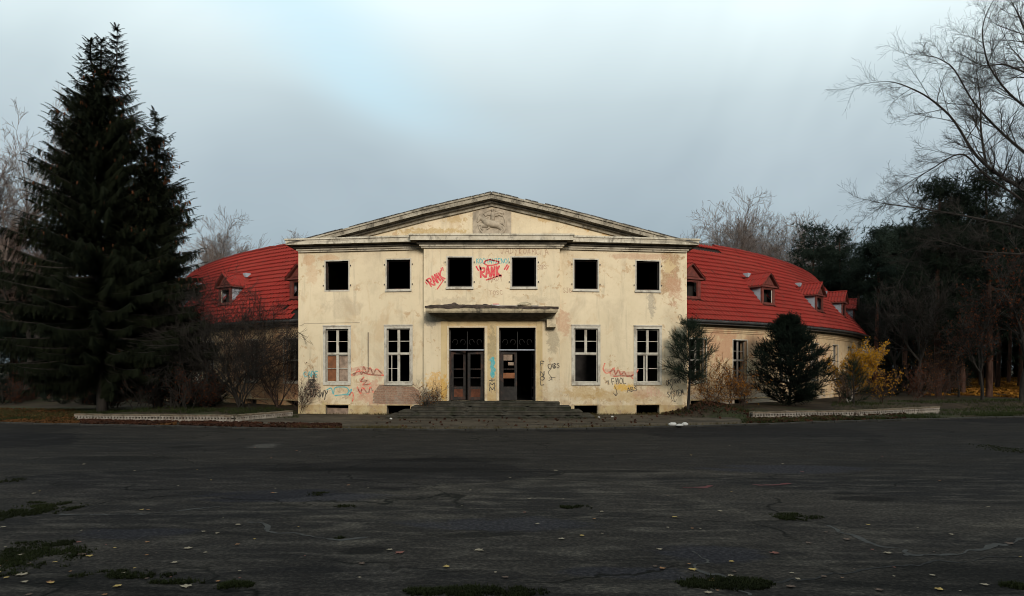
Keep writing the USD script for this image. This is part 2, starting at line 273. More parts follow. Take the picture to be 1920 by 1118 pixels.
c = g.mix(1.0, c, g.n('rgb_ramp', fac=grit, ramp=[(.3, (.35, .35, .35)), (.5, (.92, .92, .92)), (.70, (2.5, 2.4, 2.25))]).color, 'multiply')
h = g.math('add', g.math('add', g.math('multiply', v3, .35), g.math('multiply', grit, 1.2)), g.math('add', g.math('multiply', v2, 1.6), g.math('multiply', crack, -.8)))
ro = g.step(v1, .3, .65, .8, .95)
M['asphalt'] = g.done('worn_asphalt', g.n('principled_bsdf', base_color=c, roughness=ro, specular_ior_level=.04, normal=g.n('bump', height=h, strength=.55, distance=.02).normal).BSDF)
M['patch_light'] = simple('asphalt_patch_pale', (.036, .034, .031), .9, .35, 3, .6, .2, (.025, .024, .022), .6)
M['patch_dark'] = simple('asphalt_patch_bluish', (.021, .022, .028), .75, .35, 2.5, .6, .25, (.012, .012, .013), .6)
M['tar'] = simple('tar_seam', (.007, .0065, .006), .85, .3, 5, .5, .2)
g = G(); p = g.pos()
c = g.mix(g.step(g.noise(p, .8, 6, .62, .4), .35, .65), (.02, .015, .010), (.042, .03, .019))
c = g.mix(g.step(g.noise(p, 6, 6, .7), .5, .7, 0, .7), c, (.055, .034, .017))
c = g.mix(g.step(g.noise(p, .3, 4, .6), .48, .62, 0, .7), c, (.028, .034, .012))
M['earth'] = g.done('earth', g.n('principled_bsdf', base_color=c, roughness=.95, specular_ior_level=.1, normal=g.n('bump', height=g.noise(p, 14, 6, .7), strength=.8, distance=.04).normal).BSDF)
g = G(); p = g.pos()
c = g.mix(g.step(g.noise(g.map(p, (.5, 1.4, 1)), .9, 6, .62, .4), .35, .65), (.034, .026, .018), (.075, .058, .040))
c = g.mix(g.step(g.noise(p, 2.6, 6, .68), .5, .66, 0, .8), c, (.020, .016, .010))
c = g.mix(g.step(g.noise(p, 40, 3, .7), .58, .75, 0, .4), c, (.12, .095, .065))
M['apron'] = g.done('dirt_pavement', g.n('principled_bsdf', base_color=c, roughness=.95, specular_ior_level=.12, normal=g.n('bump', height=g.noise(p, 10, 6, .7), strength=.6, distance=.03).normal).BSDF)
# plants
def leafmat(name, cols, trans=.3, rough=.7):
    g = G(); rn = g.n('geometry').random_per_island; nz = g.noise(g.pos(), 1.3, 3)
    fac = g.math('add', g.math('multiply', rn, .7), g.math('multiply', g.step(nz, .3, .7), .3))
    c = g.n('rgb_ramp', fac=fac, ramp=cols).color
    a = g.n('principled_bsdf', base_color=c, roughness=.85, specular_ior_level=.06)
    b = g.n('translucent_bsdf', color=c)
    return g.done(name, g.n('mix_closure', fac=trans, closure1=a.BSDF, closure2=b.BSDF).closure)
def barkmat(name, col, ns=6.0):
    g = G(); p = g.pos(); nz = g.noise(g.map(p, (1, 1, .25)), ns, 6, .65)
    c = g.mix(g.step(nz, .35, .65), tuple(x * .55 for x in col), tuple(x * 1.35 for x in col))
    return g.done(name, g.n('principled_bsdf', base_color=c, roughness=.9, specular_ior_level=.15, normal=g.n('bump', height=nz, strength=.8, distance=.03).normal).BSDF)
M['spruce'] = leafmat('spruce_needles', [(0, (.006, .008, .004)), (.6, (.012, .015, .006)), (1, (.028, .030, .011))], .1)
M['cone'] = leafmat('spruce_cones', [(0, (.05, .02, .010)), (1, (.12, .05, .022))], .1)
M['pine'] = leafmat('pine_needles', [(0, (.007, .011, .007)), (.6, (.014, .021, .013)), (1, (.028, .038, .022))], .1)
M['hazed_pine'] = leafmat('hazed_pine_needles', [(0, (.013, .020, .015)), (.6, (.026, .037, .026)), (1, (.048, .062, .04))], .1)  # pine needles lightened: haze of distance painted into the colour
M['young_pine'] = leafmat('young_pine_needles', [(0, (.013, .020, .013)), (.6, (.026, .037, .022)), (1, (.055, .065, .038))], .12)
M['dense_pine'] = leafmat('dense_pine_needles', [(0, (.006, .010, .007)), (.6, (.011, .018, .012)), (1, (.022, .032, .019))], .1)
M['yellow'] = leafmat('yellow_leaves', [(0, (.34, .16, .012)), (.5, (.52, .28, .018)), (1, (.66, .42, .04))], .4)
M['orange'] = leafmat('orange_leaves', [(0, (.20, .075, .015)), (.5, (.34, .15, .022)), (1, (.28, .22, .03))], .35)
M['rust'] = leafmat('rust_leaves', [(0, (.05, .016, .008)), (.5, (.095, .03, .011)), (1, (.15, .06, .018))], .25)
M['litter'] = leafmat('leaf_litter', [(0, (.04, .02, .009)), (.4, (.10, .042, .013)), (.8, (.17, .075, .017)), (1, (.22, .14, .035))], .1)
M['litter_red'] = leafmat('red_brown_litter', [(0, (.025, .013, .009)), (.5, (.07, .026, .013)), (1, (.12, .055, .026))], .1)
M['yellow_litter'] = leafmat('yellow_litter', [(0, (.11, .045, .010)), (.5, (.27, .13, .016)), (1, (.36, .20, .028))], .1)
M['grass'] = leafmat('grass_blades', [(0, (.018, .024, .008)), (.6, (.04, .045, .014)), (1, (.10, .085, .035))], .2)
M['drygrass'] = leafmat('dry_grass', [(0, (.05, .04, .016)), (.6, (.12, .09, .035)), (1, (.2, .15, .07))], .2)
M['moss'] = leafmat('moss_blades', [(0, (.012, .014, .005)), (.6, (.028, .033, .010)), (1, (.075, .062, .024))], .1)
M['bark_dark'] = barkmat('dark_bark', (.018, .0155, .013))
M['bark_grey'] = barkmat('grey_bark', (.075, .064, .056))
M['bark_pale'] = barkmat('pale_twigs', (.115, .09, .077))
M['bark_pine'] = barkmat('pine_bark', (.042, .022, .015))
M['bark_red_pine'] = barkmat('red_pine_bark', (.11, .042, .025))
M['bark_birch'] = barkmat('birch_bark', (.36, .34, .31))
M['bark_red'] = barkmat('reddish_twigs', (.045, .028, .021))
LEAFC = dict(yellow=(.30, .20, .06), pale=(.22, .175, .12), orange=(.21, .095, .035), red=(.14, .045, .03), brown=(.075, .045, .03))
for k, col in LEAFC.items(): M['leaf_' + k] = simple('fallen_leaf_' + k, col, .8, .25, 30, .4, .25)

# ------------------------------------------------------------------ ground
def S(px, D): return (px - 960) / F * D + CX                    # a picture column at a distance, as x
curbpx = [(-700, 760), (-300, 783), (0, 795), (300, 801), (600, 807), (900, 808.5), (1280, 802), (1500, 795), (1700, 789), (1920, 783), (2300, 770), (2600, 758)]
curb = []
for a, b in curbpx:
    D = F * CAMZ / (b - HZ); curb.append((S(a, D), D + CAMY))
curb = np.array(curb)
_t = np.linspace(0, len(curb) - 1, 140)
from scipy.interpolate import PchipInterpolator
curb_s = np.c_[PchipInterpolator(np.arange(len(curb)), curb[:, 0])(_t), PchipInterpolator(np.arange(len(curb)), curb[:, 1])(_t)]
def curb_y(x): return np.interp(x, curb_s[:, 0], curb_s[:, 1])
def gz(x, y):
    x, y = np.asarray(x, float), np.asarray(y, float)
    beyond = y - curb_y(x)
    z = np.where(beyond < .05, -.06, 0.02 + .05 * (meshkit.fbm(np.stack([x * .6, y * .6, x * 0], -1), 3) - .5))
    z = z + .50 * np.exp(-(((x - 9.2) / 1.25) ** 2 + ((y - .5) / 1.3) ** 2)) + .12 * np.exp(-(((x - 9.0) / 3) ** 2 + ((y + .2) / .6) ** 2)) * 0
    bed = np.clip((y + 2.4 - .0) / 1.0, 0, 1) * np.clip((-x - 8.9) / .8, 0, 1) * np.clip((x + 16) / .8, 0, 1)
    z = z + .16 * bed * np.where(beyond > .05, 1, 0)
    bed2 = np.clip((x - 10.6) / 1.0, 0, 1) * np.clip((y - .7 - (x - 10.3) * .38) / .9, 0, 1) * np.clip((34 - x) / 3, 0, 1)
    z = z + .18 * bed2 * np.where(beyond > .05, 1, 0)
    far = np.clip((y - 18) / 60, 0, 1)
    z = z + far * .5
    return z
gx = np.unique(np.r_[np.linspace(-34, 34, 230), np.linspace(-400, -34, 24), np.linspace(34, 400, 24)])
gy = np.unique(np.r_[np.linspace(-10, 16, 150), np.linspace(-120, -10, 12), np.linspace(16, 60, 44), np.linspace(60, 600, 20)])
X, Y = np.meshgrid(gx, gy, indexing='ij')
V = np.stack([X, Y, gz(X, Y)], -1).reshape(-1, 3); ny = len(gy)
I = (np.arange(len(gx) - 1)[:, None] * ny + np.arange(ny - 1)).ravel()
raw('ground', V, np.stack([I, I + ny, I + ny + 1, I + 1], -1), M['earth'], smooth=True, kind='structure')
# asphalt yard: gently uneven sheet up to the kerb
m = MB(); xs = curb_s[:, 0]; rows = np.r_[-60, -40, -34, np.linspace(-30, -3.3, 60)]
grid = []
tt = (rows - rows[0]) / (rows[-1] - rows[0])
for x, yc in curb_s: grid.append([(x, rows[0] + (yc - rows[0]) * t, 0) for t in tt])
V = np.array(grid); V[..., 2] = 0
nr = len(rows); I = (np.arange(len(curb_s) - 1)[:, None] * nr + np.arange(nr - 1)).ravel()
raw('asphalt_yard', V.reshape(-1, 3), np.stack([I, I + nr, I + nr + 1, I + 1], -1), M['asphalt'], smooth=True, kind='structure')
def blob(cx, cy, rx, ry, n=40, seed=0, rough=.3, rot=0):
    a = np.linspace(0, 2 * np.pi, n, endpoint=False)
    r = 1 + rough * 2 * (meshkit.fbm(np.stack([np.cos(a) * 1.7 + seed * 9, np.sin(a) * 1.7, a * 0], -1), 4) - .5)
    x, y = rx * r * np.cos(a), ry * r * np.sin(a)
    return np.c_[cx + x * math.cos(rot) - y * math.sin(rot), cy + x * math.sin(rot) + y * math.cos(rot)]
def sheet(name, pts, z, mat, **kw):
    P = Polygon(pts).buffer(0)
    mm = MB()
    for q in getattr(P, 'geoms', [P]):
        v, f = trimesh.creation.triangulate_polygon(q, engine='earcut'); mm.add(np.c_[v, np.full(len(v), z)], f)
    return mm.build(name, mat, **kw)
def GP(px, py, z=0):                                            # a point of the ground seen at a pixel
    D = F * (CAMZ - z) / (py - HZ); return S(px, D), D + CAMY
# cracks running over the yard
def crackline(pxs, w, mat, seed):
    P = [GP(*q) for q in pxs]; P = np.array(P); t = np.linspace(0, len(P) - 1, 110)
    L = np.c_[np.interp(t, np.arange(len(P)), P[:, 0]), np.interp(t, np.arange(len(P)), P[:, 1])]
    L += .16 * (np.stack([meshkit.fbm(np.c_[L * 2.5, t * 0 + seed], 4), meshkit.fbm(np.c_[L * 2.5, t * 0 + seed + 7], 4)], -1) - .5) * 3
    ww = w * np.maximum(.12, 2.6 * (meshkit.fbm(np.c_[L * 4, t * 0 + seed + 3], 4) - .22))
    poly = unary_union([LineString(L[i:i + 2]).buffer(ww[i], 2) for i in range(len(L) - 1)])
    for q in getattr(poly, 'geoms', [poly]): sheet('road_crack', q, .004, mat, kind='structure')
crackline([(1540, 985), (1620, 1012), (1700, 1040), (1800, 1035), (1920, 1010)], .035, M['patch_light'], 1)
crackline([(470, 980), (560, 1000), (640, 1012), (700, 1005)], .03, M['patch_light'], 5)
crackline([(1290, 1035), (1335, 1080), (1380, 1118)], .02, M['patch_light'], 9)
crackline([(120, 965), (220, 966), (330, 960), (420, 948)], .03, M['patch_light'], 13)
crackline([(1430, 1095), (1560, 1078), (1700, 1060), (1920, 1045)], .018, M['tar'], 17)
for a, b in (((1280, 915), (1320, 912)), ((1415, 910), (1475, 906))): crackline([a, b], .06, M['patch_red'] if 'patch_red' in M else M.setdefault('patch_red', simple('faded_red_paint', (.07, .016, .015), .9, .4, 3, .3, .2, (.03, .022, .02), .7)), a[0])
# apron and kerb
ap = np.vstack([[(x, curb_y(x) + .14) for x in np.linspace(-9.2, 9.5, 40)], [(9.5, 2.4), (8.3, 1.4), (8.0, .6), (2.9, -.1), (-2.9, -.1), (-8.0, .6), (-8.9, .4)]])
mm = MB(); P = Polygon(ap); mesh2 = trimesh.creation.triangulate_polygon(P, engine='earcut')
tri = trimesh.Trimesh(np.c_[mesh2[0], np.zeros(len(mesh2[0]))], mesh2[1], process=False).subdivide_to_size(.5)
v = np.array(tri.vertices); v[:, 2] = .052 + .02 * (meshkit.fbm(v * .8, 3) - .5)
raw('pavement', v, np.array(tri.faces), M['apron'], smooth=True, kind='structure')
kb = UsdGeom.Xform.Define(stage, path_for('kerb', None)); data(kb.GetPrim(), kind='structure'); KB = str(kb.GetPath())
dist = np.r_[0, np.cumsum(np.hypot(*np.diff(curb_s, axis=0).T))]; rngk = np.random.default_rng(5); q = dist[0]
while q < dist[-1] - 1:
    e = q + .98
    a = np.array([np.interp(q + .012, dist, curb_s[:, k]) for k in (0, 1)]); b = np.array([np.interp(e - .012, dist, curb_s[:, k]) for k in (0, 1)])
    if abs(a[0]) < 32:
        t = (b - a) / np.linalg.norm(b - a); nrm = np.array([-t[1], t[0]]); h = .062 + rngk.uniform(-.012, .008); k2 = .012
        o = rngk.uniform(-.012, .012)
        prof = [(0 + o, -.12), (0 + o, h - k2), (k2 + o, h), (.115 + o, h), (.127 + o, h - k2), (.127 + o, -.12)]
        vv = [np.r_[pt + nrm * w, zz] for pt in (a, b) for w, zz in prof]; nP = len(prof)
        ff = [(i, i + 1, nP + i + 1, nP + i) for i in range(nP - 1)]
        mk = MB().add(vv, ff).add(vv[:nP], [(0, i + 1, i) for i in range(1, nP - 1)]).add(vv[nP:], [(0, i, i + 1) for i in range(1, nP - 1)])
        mk.build('kerb_stone', M['kerb'], KB)
    q = e

# ------------------------------------------------------------------ the mansion: central block
KX, SPLAY, RIS = 2.8, .15, -.35
HOUSE = thing('derelict_mansion', 'abandoned cream neoclassical mansion with pediment and two curved red-tiled wings', 'building')
def bend(v):
    v = np.array(v, float); v[:, 1] += SPLAY * np.maximum(0, np.abs(v[:, 0]) - KX); return v
def B(mb, name, mat, parent=HOUSE, **kw): return mb.build(name, M[mat] if isinstance(mat, str) else mat, parent, bend, **kw)
WC = (-6.6, -3.93, 3.93, 6.6); UP, LOW, BAS = (5.3, 6.53), (1.39, 3.65), (-.12, .42)
def rect(x0, x1, z0, z1): return sbox(x0, z0, x1, z1)
ZT, PTOP, PSL = 7.0, 9.2, .227
def rake(x): return PTOP - PSL * abs(x)
brickhole = Polygon([(-5.05, .5), (-5.0, .95), (-4.75, 1.3), (-4.6, 1.28), (-3.3, 1.22), (-3.05, 1.05), (-2.95, .8), (-3.0, .48), (-4.2, .46)])
for sgn in (-1, 1):
    x0, x1 = (-8.32, -KX) if sgn < 0 else (KX, 8.32)
    wall = rect(x0, x1, -.5, ZT)
    holes = []
    for c in WC:
        if c * sgn > 0:
            holes += [rect(c - .5, c + .5, *UP), rect(c - .5, c + .5, *LOW), rect(c - .5, c + .5, *BAS)]
    core = wall.difference(unary_union(holes))
    skin = core.difference(brickhole) if sgn < 0 else core
    B(MB().extr(core, .026, .45), 'wall', 'mortar' if sgn < 0 else 'plaster'); B(MB().extr(skin, 0, .025), 'plaster', 'plaster')
# the bricks that show where the plaster fell
mb = MB(); rng = np.random.default_rng(3); r = 0; z = .46
while z < 1.3:
    x = -5.1 + (.125 if r % 2 else 0)
    while x < -2.85:
        bb = rect(x + .006, x + .244, z + .006, z + .066).intersection(brickhole)
        if not bb.is_empty and bb.area > .003: mb.extr(bb, .010 + rng.uniform(-.006, .006), .03)
        x += .25
    z += .075; r += 1
B(mb, 'exposed_brick', 'brick', kind='stuff', label='exposed brickwork where the plaster has fallen')
# risalit
DO = [(-1.76, -.29), (.30, 1.80)]
rw = rect(-KX, KX, -.5, ZT).difference(unary_union([rect(c - .5, c + .5, 5.34, 6.55) for c in (-1.32, 1.32)] + [rect(a, b, .64, 3.65) for a, b in DO]))
B(MB().extr(rw, RIS, .1), 'wall', 'plaster')
tym = Polygon([(-8.25, ZT), (8.25, ZT), (0, rake(0) - .05)])
for cut in (rect(-9, -KX, 0, 20), rect(-KX, KX, 0, 20), rect(KX, 9, 0, 20)): B(MB().extr(tym.intersection(cut), .02, .4), 'pediment_wall', 'plaster')
# block sides, back, floors, roof: dark rooms behind the empty windows
for sgn in (-1, 1):
    B(MB().box(*sorted((sgn * 7.85, sgn * 8.32)), .451, 12, -.5, ZT), 'side_wall', 'plaster')
mb = MB().box(-8.32, 8.32, 12, 12.4, -.5, ZT); B(mb, 'back_wall', 'plaster')
mb = MB()
for a, b in ((-7.85, -KX), (-KX, KX), (KX, 7.85)): mb.box(a, b, .46, 11.9, .44, .6); mb.box(a, b, .46, 11.9, 4.2, 4.45); mb.box(a, b, .46, 11.9, 6.8, 6.95)
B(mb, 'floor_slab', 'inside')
mb = MB()
for a, b in ((-7.85, -KX), (-KX, KX), (KX, 7.85)): mb.box(a, b, 7.2, 7.35, .6, 4.2); mb.box(a, b, 7.2, 7.35, 4.45, 6.8)
for x in (-5.2, -2.7, 2.7, 5.2): mb.box(x - .06, x + .06, .5, 7.2, 4.45, 6.8); mb.box(x - .06, x + .06, .5, 7.2, .6, 4.2)
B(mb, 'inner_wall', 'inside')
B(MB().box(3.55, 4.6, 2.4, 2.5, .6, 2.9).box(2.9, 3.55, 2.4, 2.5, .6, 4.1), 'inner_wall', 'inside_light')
mb = MB()
for s in (-1, 1):
    for a, b in ((0, KX), (KX, 8.55)):
        v = [(s * x, y, rake(x) + dz) for x in (a, b) for y in (.0, 12.5) for dz in (-.12, -.03)]
        mb.add(v, [(0, 1, 3, 2), (4, 6, 7, 5), (0, 4, 5, 1), (2, 3, 7, 6), (0, 2, 6, 4), (1, 5, 7, 3)])
B(mb, 'block_roof', 'gutter')
# horizontal cornice: profile (out, z) swept with mitres along the front and round the corners
def sweep(path, prof):
    path = np.array(path, float); out = []
    for i in range(len(path)):
        d0 = path[i] - path[i - 1] if i else path[1] - path[0]; d1 = path[i + 1] - path[i] if i < len(path) - 1 else d0
        d0, d1 = d0 / np.linalg.norm(d0), d1 / np.linalg.norm(d1)
        n0, n1 = np.array([d0[1], -d0[0]]), np.array([d1[1], -d1[0]])
        mvec = (n0 + n1) / (1 + n0 @ n1); out.append([np.r_[path[i] + mvec * o, z] for o, z in prof])
    V = np.array(out); nP = len(prof); mbx = MB()
    for i in range(len(path) - 1):
        vv = np.vstack([V[i], V[i + 1]]); mbx.add(vv, [(k, k + nP, k + nP + 1, k + 1) for k in range(nP - 1)])
    return mbx
PATH = [(-8.2, 12), (-8.2, 0), (-KX, 0), (-KX, RIS), (KX, RIS), (KX, 0), (8.2, 0), (8.2, 12)]
B(sweep(PATH, [(0, 6.93), (.10, 6.93), (.10, 6.98), (.17, 7.0), (.17, 7.05)]), 'cornice', 'stone')
B(sweep(PATH, [(.17, 7.05), (.26, 7.08), (.28, 7.17), (.52, 7.19)]), 'cornice_soffit', 'shade_dark')  # the dark band under the cornice is painted shade
B(sweep(PATH, [(.52, 7.19), (.52, 7.36), (.57, 7.375), (.57, 7.43), (.52, 7.45), (0, 7.5)]), 'cornice_fascia', 'stone')
# raking cornices
RP = [('raking_cornice', 'stone_dark', [(0, -.47), (.10, -.47), (.12, -.40), (.17, -.38)]), ('raking_soffit', 'shade_dark', [(.17, -.38), (.25, -.35), (.27, -.27), (.5, -.24)]), ('raking_fascia', 'stone_dark', [(.5, -.24), (.5, -.09), (.56, -.075), (.56, -.012), (.54, 0), (-.3, 0)])]
for sgn in (-1, 1):
    for nm_, mt_, rprof in RP:
        mb = MB(); rows = []
        for x in np.r_[0, KX, np.linspace(KX, 8.72, 6)[1:]]:
            rows.append([(sgn * x, .02 - o, max(rake(x) + z, 7.24 + .02 * (z + .62)) if z < -.03 else rake(x) + z) for o, z in rprof])
        nP = len(rprof)
        for a, b in zip(rows[:-1], rows[1:]): mb.add(a + b, [(k, k + 1, nP + k + 1, nP + k) for k in range(nP - 1)])
        if nm_ == 'raking_fascia': mb.add(rows[-1], [(0, k, k + 1) for k in range(1, nP - 1)])
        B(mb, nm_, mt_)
    mb = MB(); rng = np.random.default_rng(8 + sgn)           # the row of roof tiles on its edge
    x = .02
    while x < 8.6:
        z0, z1 = rake(x), rake(x + .27); dz = rng.uniform(.022, .04); o = .575 + rng.uniform(-.01, .012)
        if rng.random() < .95:
            v = [(sgn * xx, yy, zz + d2) for xx, zz in ((x + .006, z0), (x + .262, z1)) for yy in (.02 - o, .6) for d2 in (.004, dz)]
            mb.add(v, [(0, 1, 3, 2), (4, 6, 7, 5), (0, 4, 5, 1), (2, 3, 7, 6), (0, 2, 6, 4), (1, 5, 7, 3)])
        x += .27
    B(mb, 'verge_tiles', 'gutter', kind='stuff')
# window trim
rngw = np.random.default_rng(11)
def frame_poly(c, w, z0, z1, t): return rect(c - w / 2 - t, c + w / 2 + t, z0 - t, z1 + t).difference(rect(c - w / 2, c + w / 2, z0, z1))
ref = dict()
def upper(c, z0, z1, y0):
    wn = B(MB().extr(frame_poly(c, 1.0, z0, z1, .055), y0 - .012, y0 + .12), 'window', 'white_wood')
    mb = MB().extr(frame_poly(c, .9, z0 + .05, z1 - .05, .047), y0 + .13, y0 + .2); B(mb, 'frame', 'dark_wood', wn)
    if c > -6: B(MB().box(c - .57, c + .57, y0 - .07, y0 - .013, z0 - .10, z0 - .02), 'sill', 'white_wood', wn)
    for zz in (z0 + .2, z1 - .2):
        for s in (-1, 1): B(MB().box(c + s * .6 - .018, c + s * .6 + .018, y0 - .04, y0 - .0005, zz - .03, zz + .03), 'shutter_hinge', 'metal', wn)
for c in WC: upper(c, *UP, 0)
for c in (-1.32, 1.32): upper(c, 5.34, 6.55, RIS)
def lower(c, missing=(), y0=0):
    z0, z1 = LOW; wn = B(MB().extr(frame_poly(c, 1.0, z0, z1, .115), y0 - .025, y0 + .10), 'window', 'white_wood')
    B(MB().extr(rect(c - .62, c + .62, z1 + .116, z1 + .165), y0 - .06, y0 + .02), 'lintel', 'white_wood', wn)
    B(MB().box(c - .6, c + .6, y0 - .06, y0 - .026, z0 - .115, z0 - .03), 'sill', 'white_wood', wn)
    B(MB().extr(frame_poly(c, .9, z0 + .05, z1 - .05, .046), y0 + .101, y0 + .17), 'frame', 'white_wood', wn)
    zt = 2.59
    B(MB().box(c - .455, c + .455, y0 + .09, y0 + .18, zt - .05, zt + .05).box(c - .45, c + .45, y0 + .06, y0 + .089, zt - .02, zt + .06), 'transom', 'white_wood', wn)
    if 'm1' not in missing: B(MB().box(c - .055, c + .055, y0 + .095, y0 + .175, zt + .051, z1 - .05), 'mullion', 'white_wood', wn)
    if 'm0' not in missing: B(MB().box(c - .055, c + .055, y0 + .095, y0 + .175, z0 + .05, zt - .051), 'mullion', 'white_wood', wn)
    for k, (a, b) in enumerate(((-.45, -.056), (.056, .45))):
        for lv, zz in ((1, 3.12), (0, 1.98)):
            if f'g{lv}{k}' not in missing: B(MB().box(c + a, c + b, y0 + .115, y0 + .15, zz - .014, zz + .014), 'glazing_bar', 'white_wood', wn)
    return wn
w1 = lower(-6.6)
B(MB().box(-7.05, -6.66, .19, .215, 1.44, 2.53), 'board', 'brown_board', w1, label='orange brown board behind the lower left sash')
B(MB().box(-6.54, -6.15, .19, .215, 1.44, 2.53), 'board', 'grey_board', w1, label='greyish board behind the lower right sash')
w2 = lower(-3.93, ('g01',)); B(MB().box(-4.25, -4.22, .12, .15, 1.44, 2.53), 'glazing_bar', 'white_wood', w2)
lower(3.93, ('m0', 'g00', 'g01'))
w4 = lower(6.6, ('m0',)); B(MB().box(6.53, 6.6, .10, .17, 1.44, 2.539).box(6.43, 6.49, .14, .18, 1.44, 2.539), 'mullion', 'white_wood', w4)
for c in WC:
    wn = B(MB().box(c - .56, c + .56, -.02, .02, .43, .47), 'basement_window', 'plinth')
    B(MB().box(c - .5, c + .5, .3, .36, -.12, .28 if c == -6.6 else .02), 'board', 'grey_board' if c == -6.6 else 'dark_wood', wn)
ends = [-8.325, -7.12, -6.08, -4.45, -3.41, -KX]
for sgn in (-1, 1):
    for k in (0, 2, 4): B(MB().box(*sorted((-sgn * ends[k], -sgn * ends[k + 1])), -.028, -.002, -.5, .415), 'plinth', 'plinth')
B(MB().tube([(-5.23, -.03, 1.95), (-5.23, -.03, 3.5)], .016, 6), 'cable', 'metal')
B(MB().box(-8.08, -5.6, -.004, -.0008, 3.9, 3.912), 'plaster_crack', 'metal')
# ---- entrance
y = RIS
for s in (-1, 1):
    B(MB().box(*sorted((s * 1.83, s * 2.08)), y - .10, y - .002, .64, 3.93), 'pilaster', 'entrance')
    B(MB().box(*sorted((s * 2.081, s * 2.2)), y - .05, y - .002, .64, 3.93), 'pilaster', 'plaster')
B(MB().box(2.25, 2.62, y - .36, y - .002, 3.66, 3.98), 'bracket', 'plaster')
B(MB().box(-.18, .19, y - .10, y - .002, .64, 3.93), 'pillar', 'entrance')
B(MB().box(-1.83, 1.83, y - .06, y - .003, 3.72, 3.93), 'entrance_lintel', 'entrance')
cp = [(.93, 4.205), (.95, 4.21), (.95, 4.26), (.99, 4.27), (.99, 4.40), (.95, 4.415), (.0, 4.44)]
B(sweep([(-1.62, y), (-1.62, y - .001), (1.67, y - .001), (1.67, y)], [(.0, 3.92), (.25, 3.96), (.62, 4.08), (.93, 4.205)]), 'canopy_soffit', 'shade_dark')  # shade of the canopy underside carried by its dark colour
B(sweep([(-1.62, y), (-1.62, y - .001), (1.67, y - .001), (1.67, y)], cp), 'canopy', 'canopy')
mb = MB(); nx, nyy = 70, 16
gxs, gys = np.linspace(-2.64, 2.69, nx), np.linspace(y - 1.02, y - .01, nyy)
XX, YY = np.meshgrid(gxs, gys, indexing='ij'); edge = np.minimum(np.minimum(XX + 2.64, 2.69 - XX), YY - (y - 1.02))
ZZ = 4.43 + np.clip(edge * 4, .25, 1) * (.02 + .17 * meshkit.fbm(np.stack([XX * 2.3, YY * 3, XX * 0], -1), 4) ** 1.5 * np.clip(1.6 - np.abs(XX + 1.2) * .45, .3, 1.6))
V = np.stack([XX, YY, ZZ], -1).reshape(-1, 3); I = (np.arange(nx - 1)[:, None] * nyy + np.arange(nyy - 1)).ravel()
mb.add(V, np.stack([I, I + nyy, I + nyy + 1, I + 1], -1))
fr = np.c_[gxs, np.full(nx, y - 1.02), ZZ[:, 0]]; lo = fr - np.c_[0 * gxs, 0 * gxs, .05 + .07 * meshkit.fbm(np.c_[gxs * 5, gxs * 0, gxs * 0], 3)]; k = np.arange(nx - 1)
mb.add(np.vstack([fr, lo]), np.stack([k, k + nx, k + nx + 1, k + 1], -1))
can = B(mb, 'canopy_top', 'canopy_top', smooth=True)
mb = MB(); rng = np.random.default_rng(21)
for a, b, z0 in ((-1.3, -.05, 4.5), (.0, .25, 4.53), (.28, 1.9, 4.49)): mb.box(a, b, y - .45, y - .2, z0, z0 + .05)
B(mb, 'loose_slab', 'grey_wood')
B(MB().box(.02, .33, y - .62, y - .4, 4.5, 4.56), 'loose_slab', 'rubble', label='white slab lying on the canopy')
B(MB().box(.06, .30, y - .60, y - .42, 4.561, 4.59), 'loose_slab', 'paint_red', label='red strip lying on the canopy')
rub = trimesh.creation.icosphere(2, .22); rub.vertices = rub.vertices * (1.3, .8, .5) * (1 + .5 * (meshkit.noise(rub.vertices * 9)[:, None] - .5)) + (1.35, y - .5, 4.55)
B(MB().tm(rub), 'rubble_heap', 'canopy')
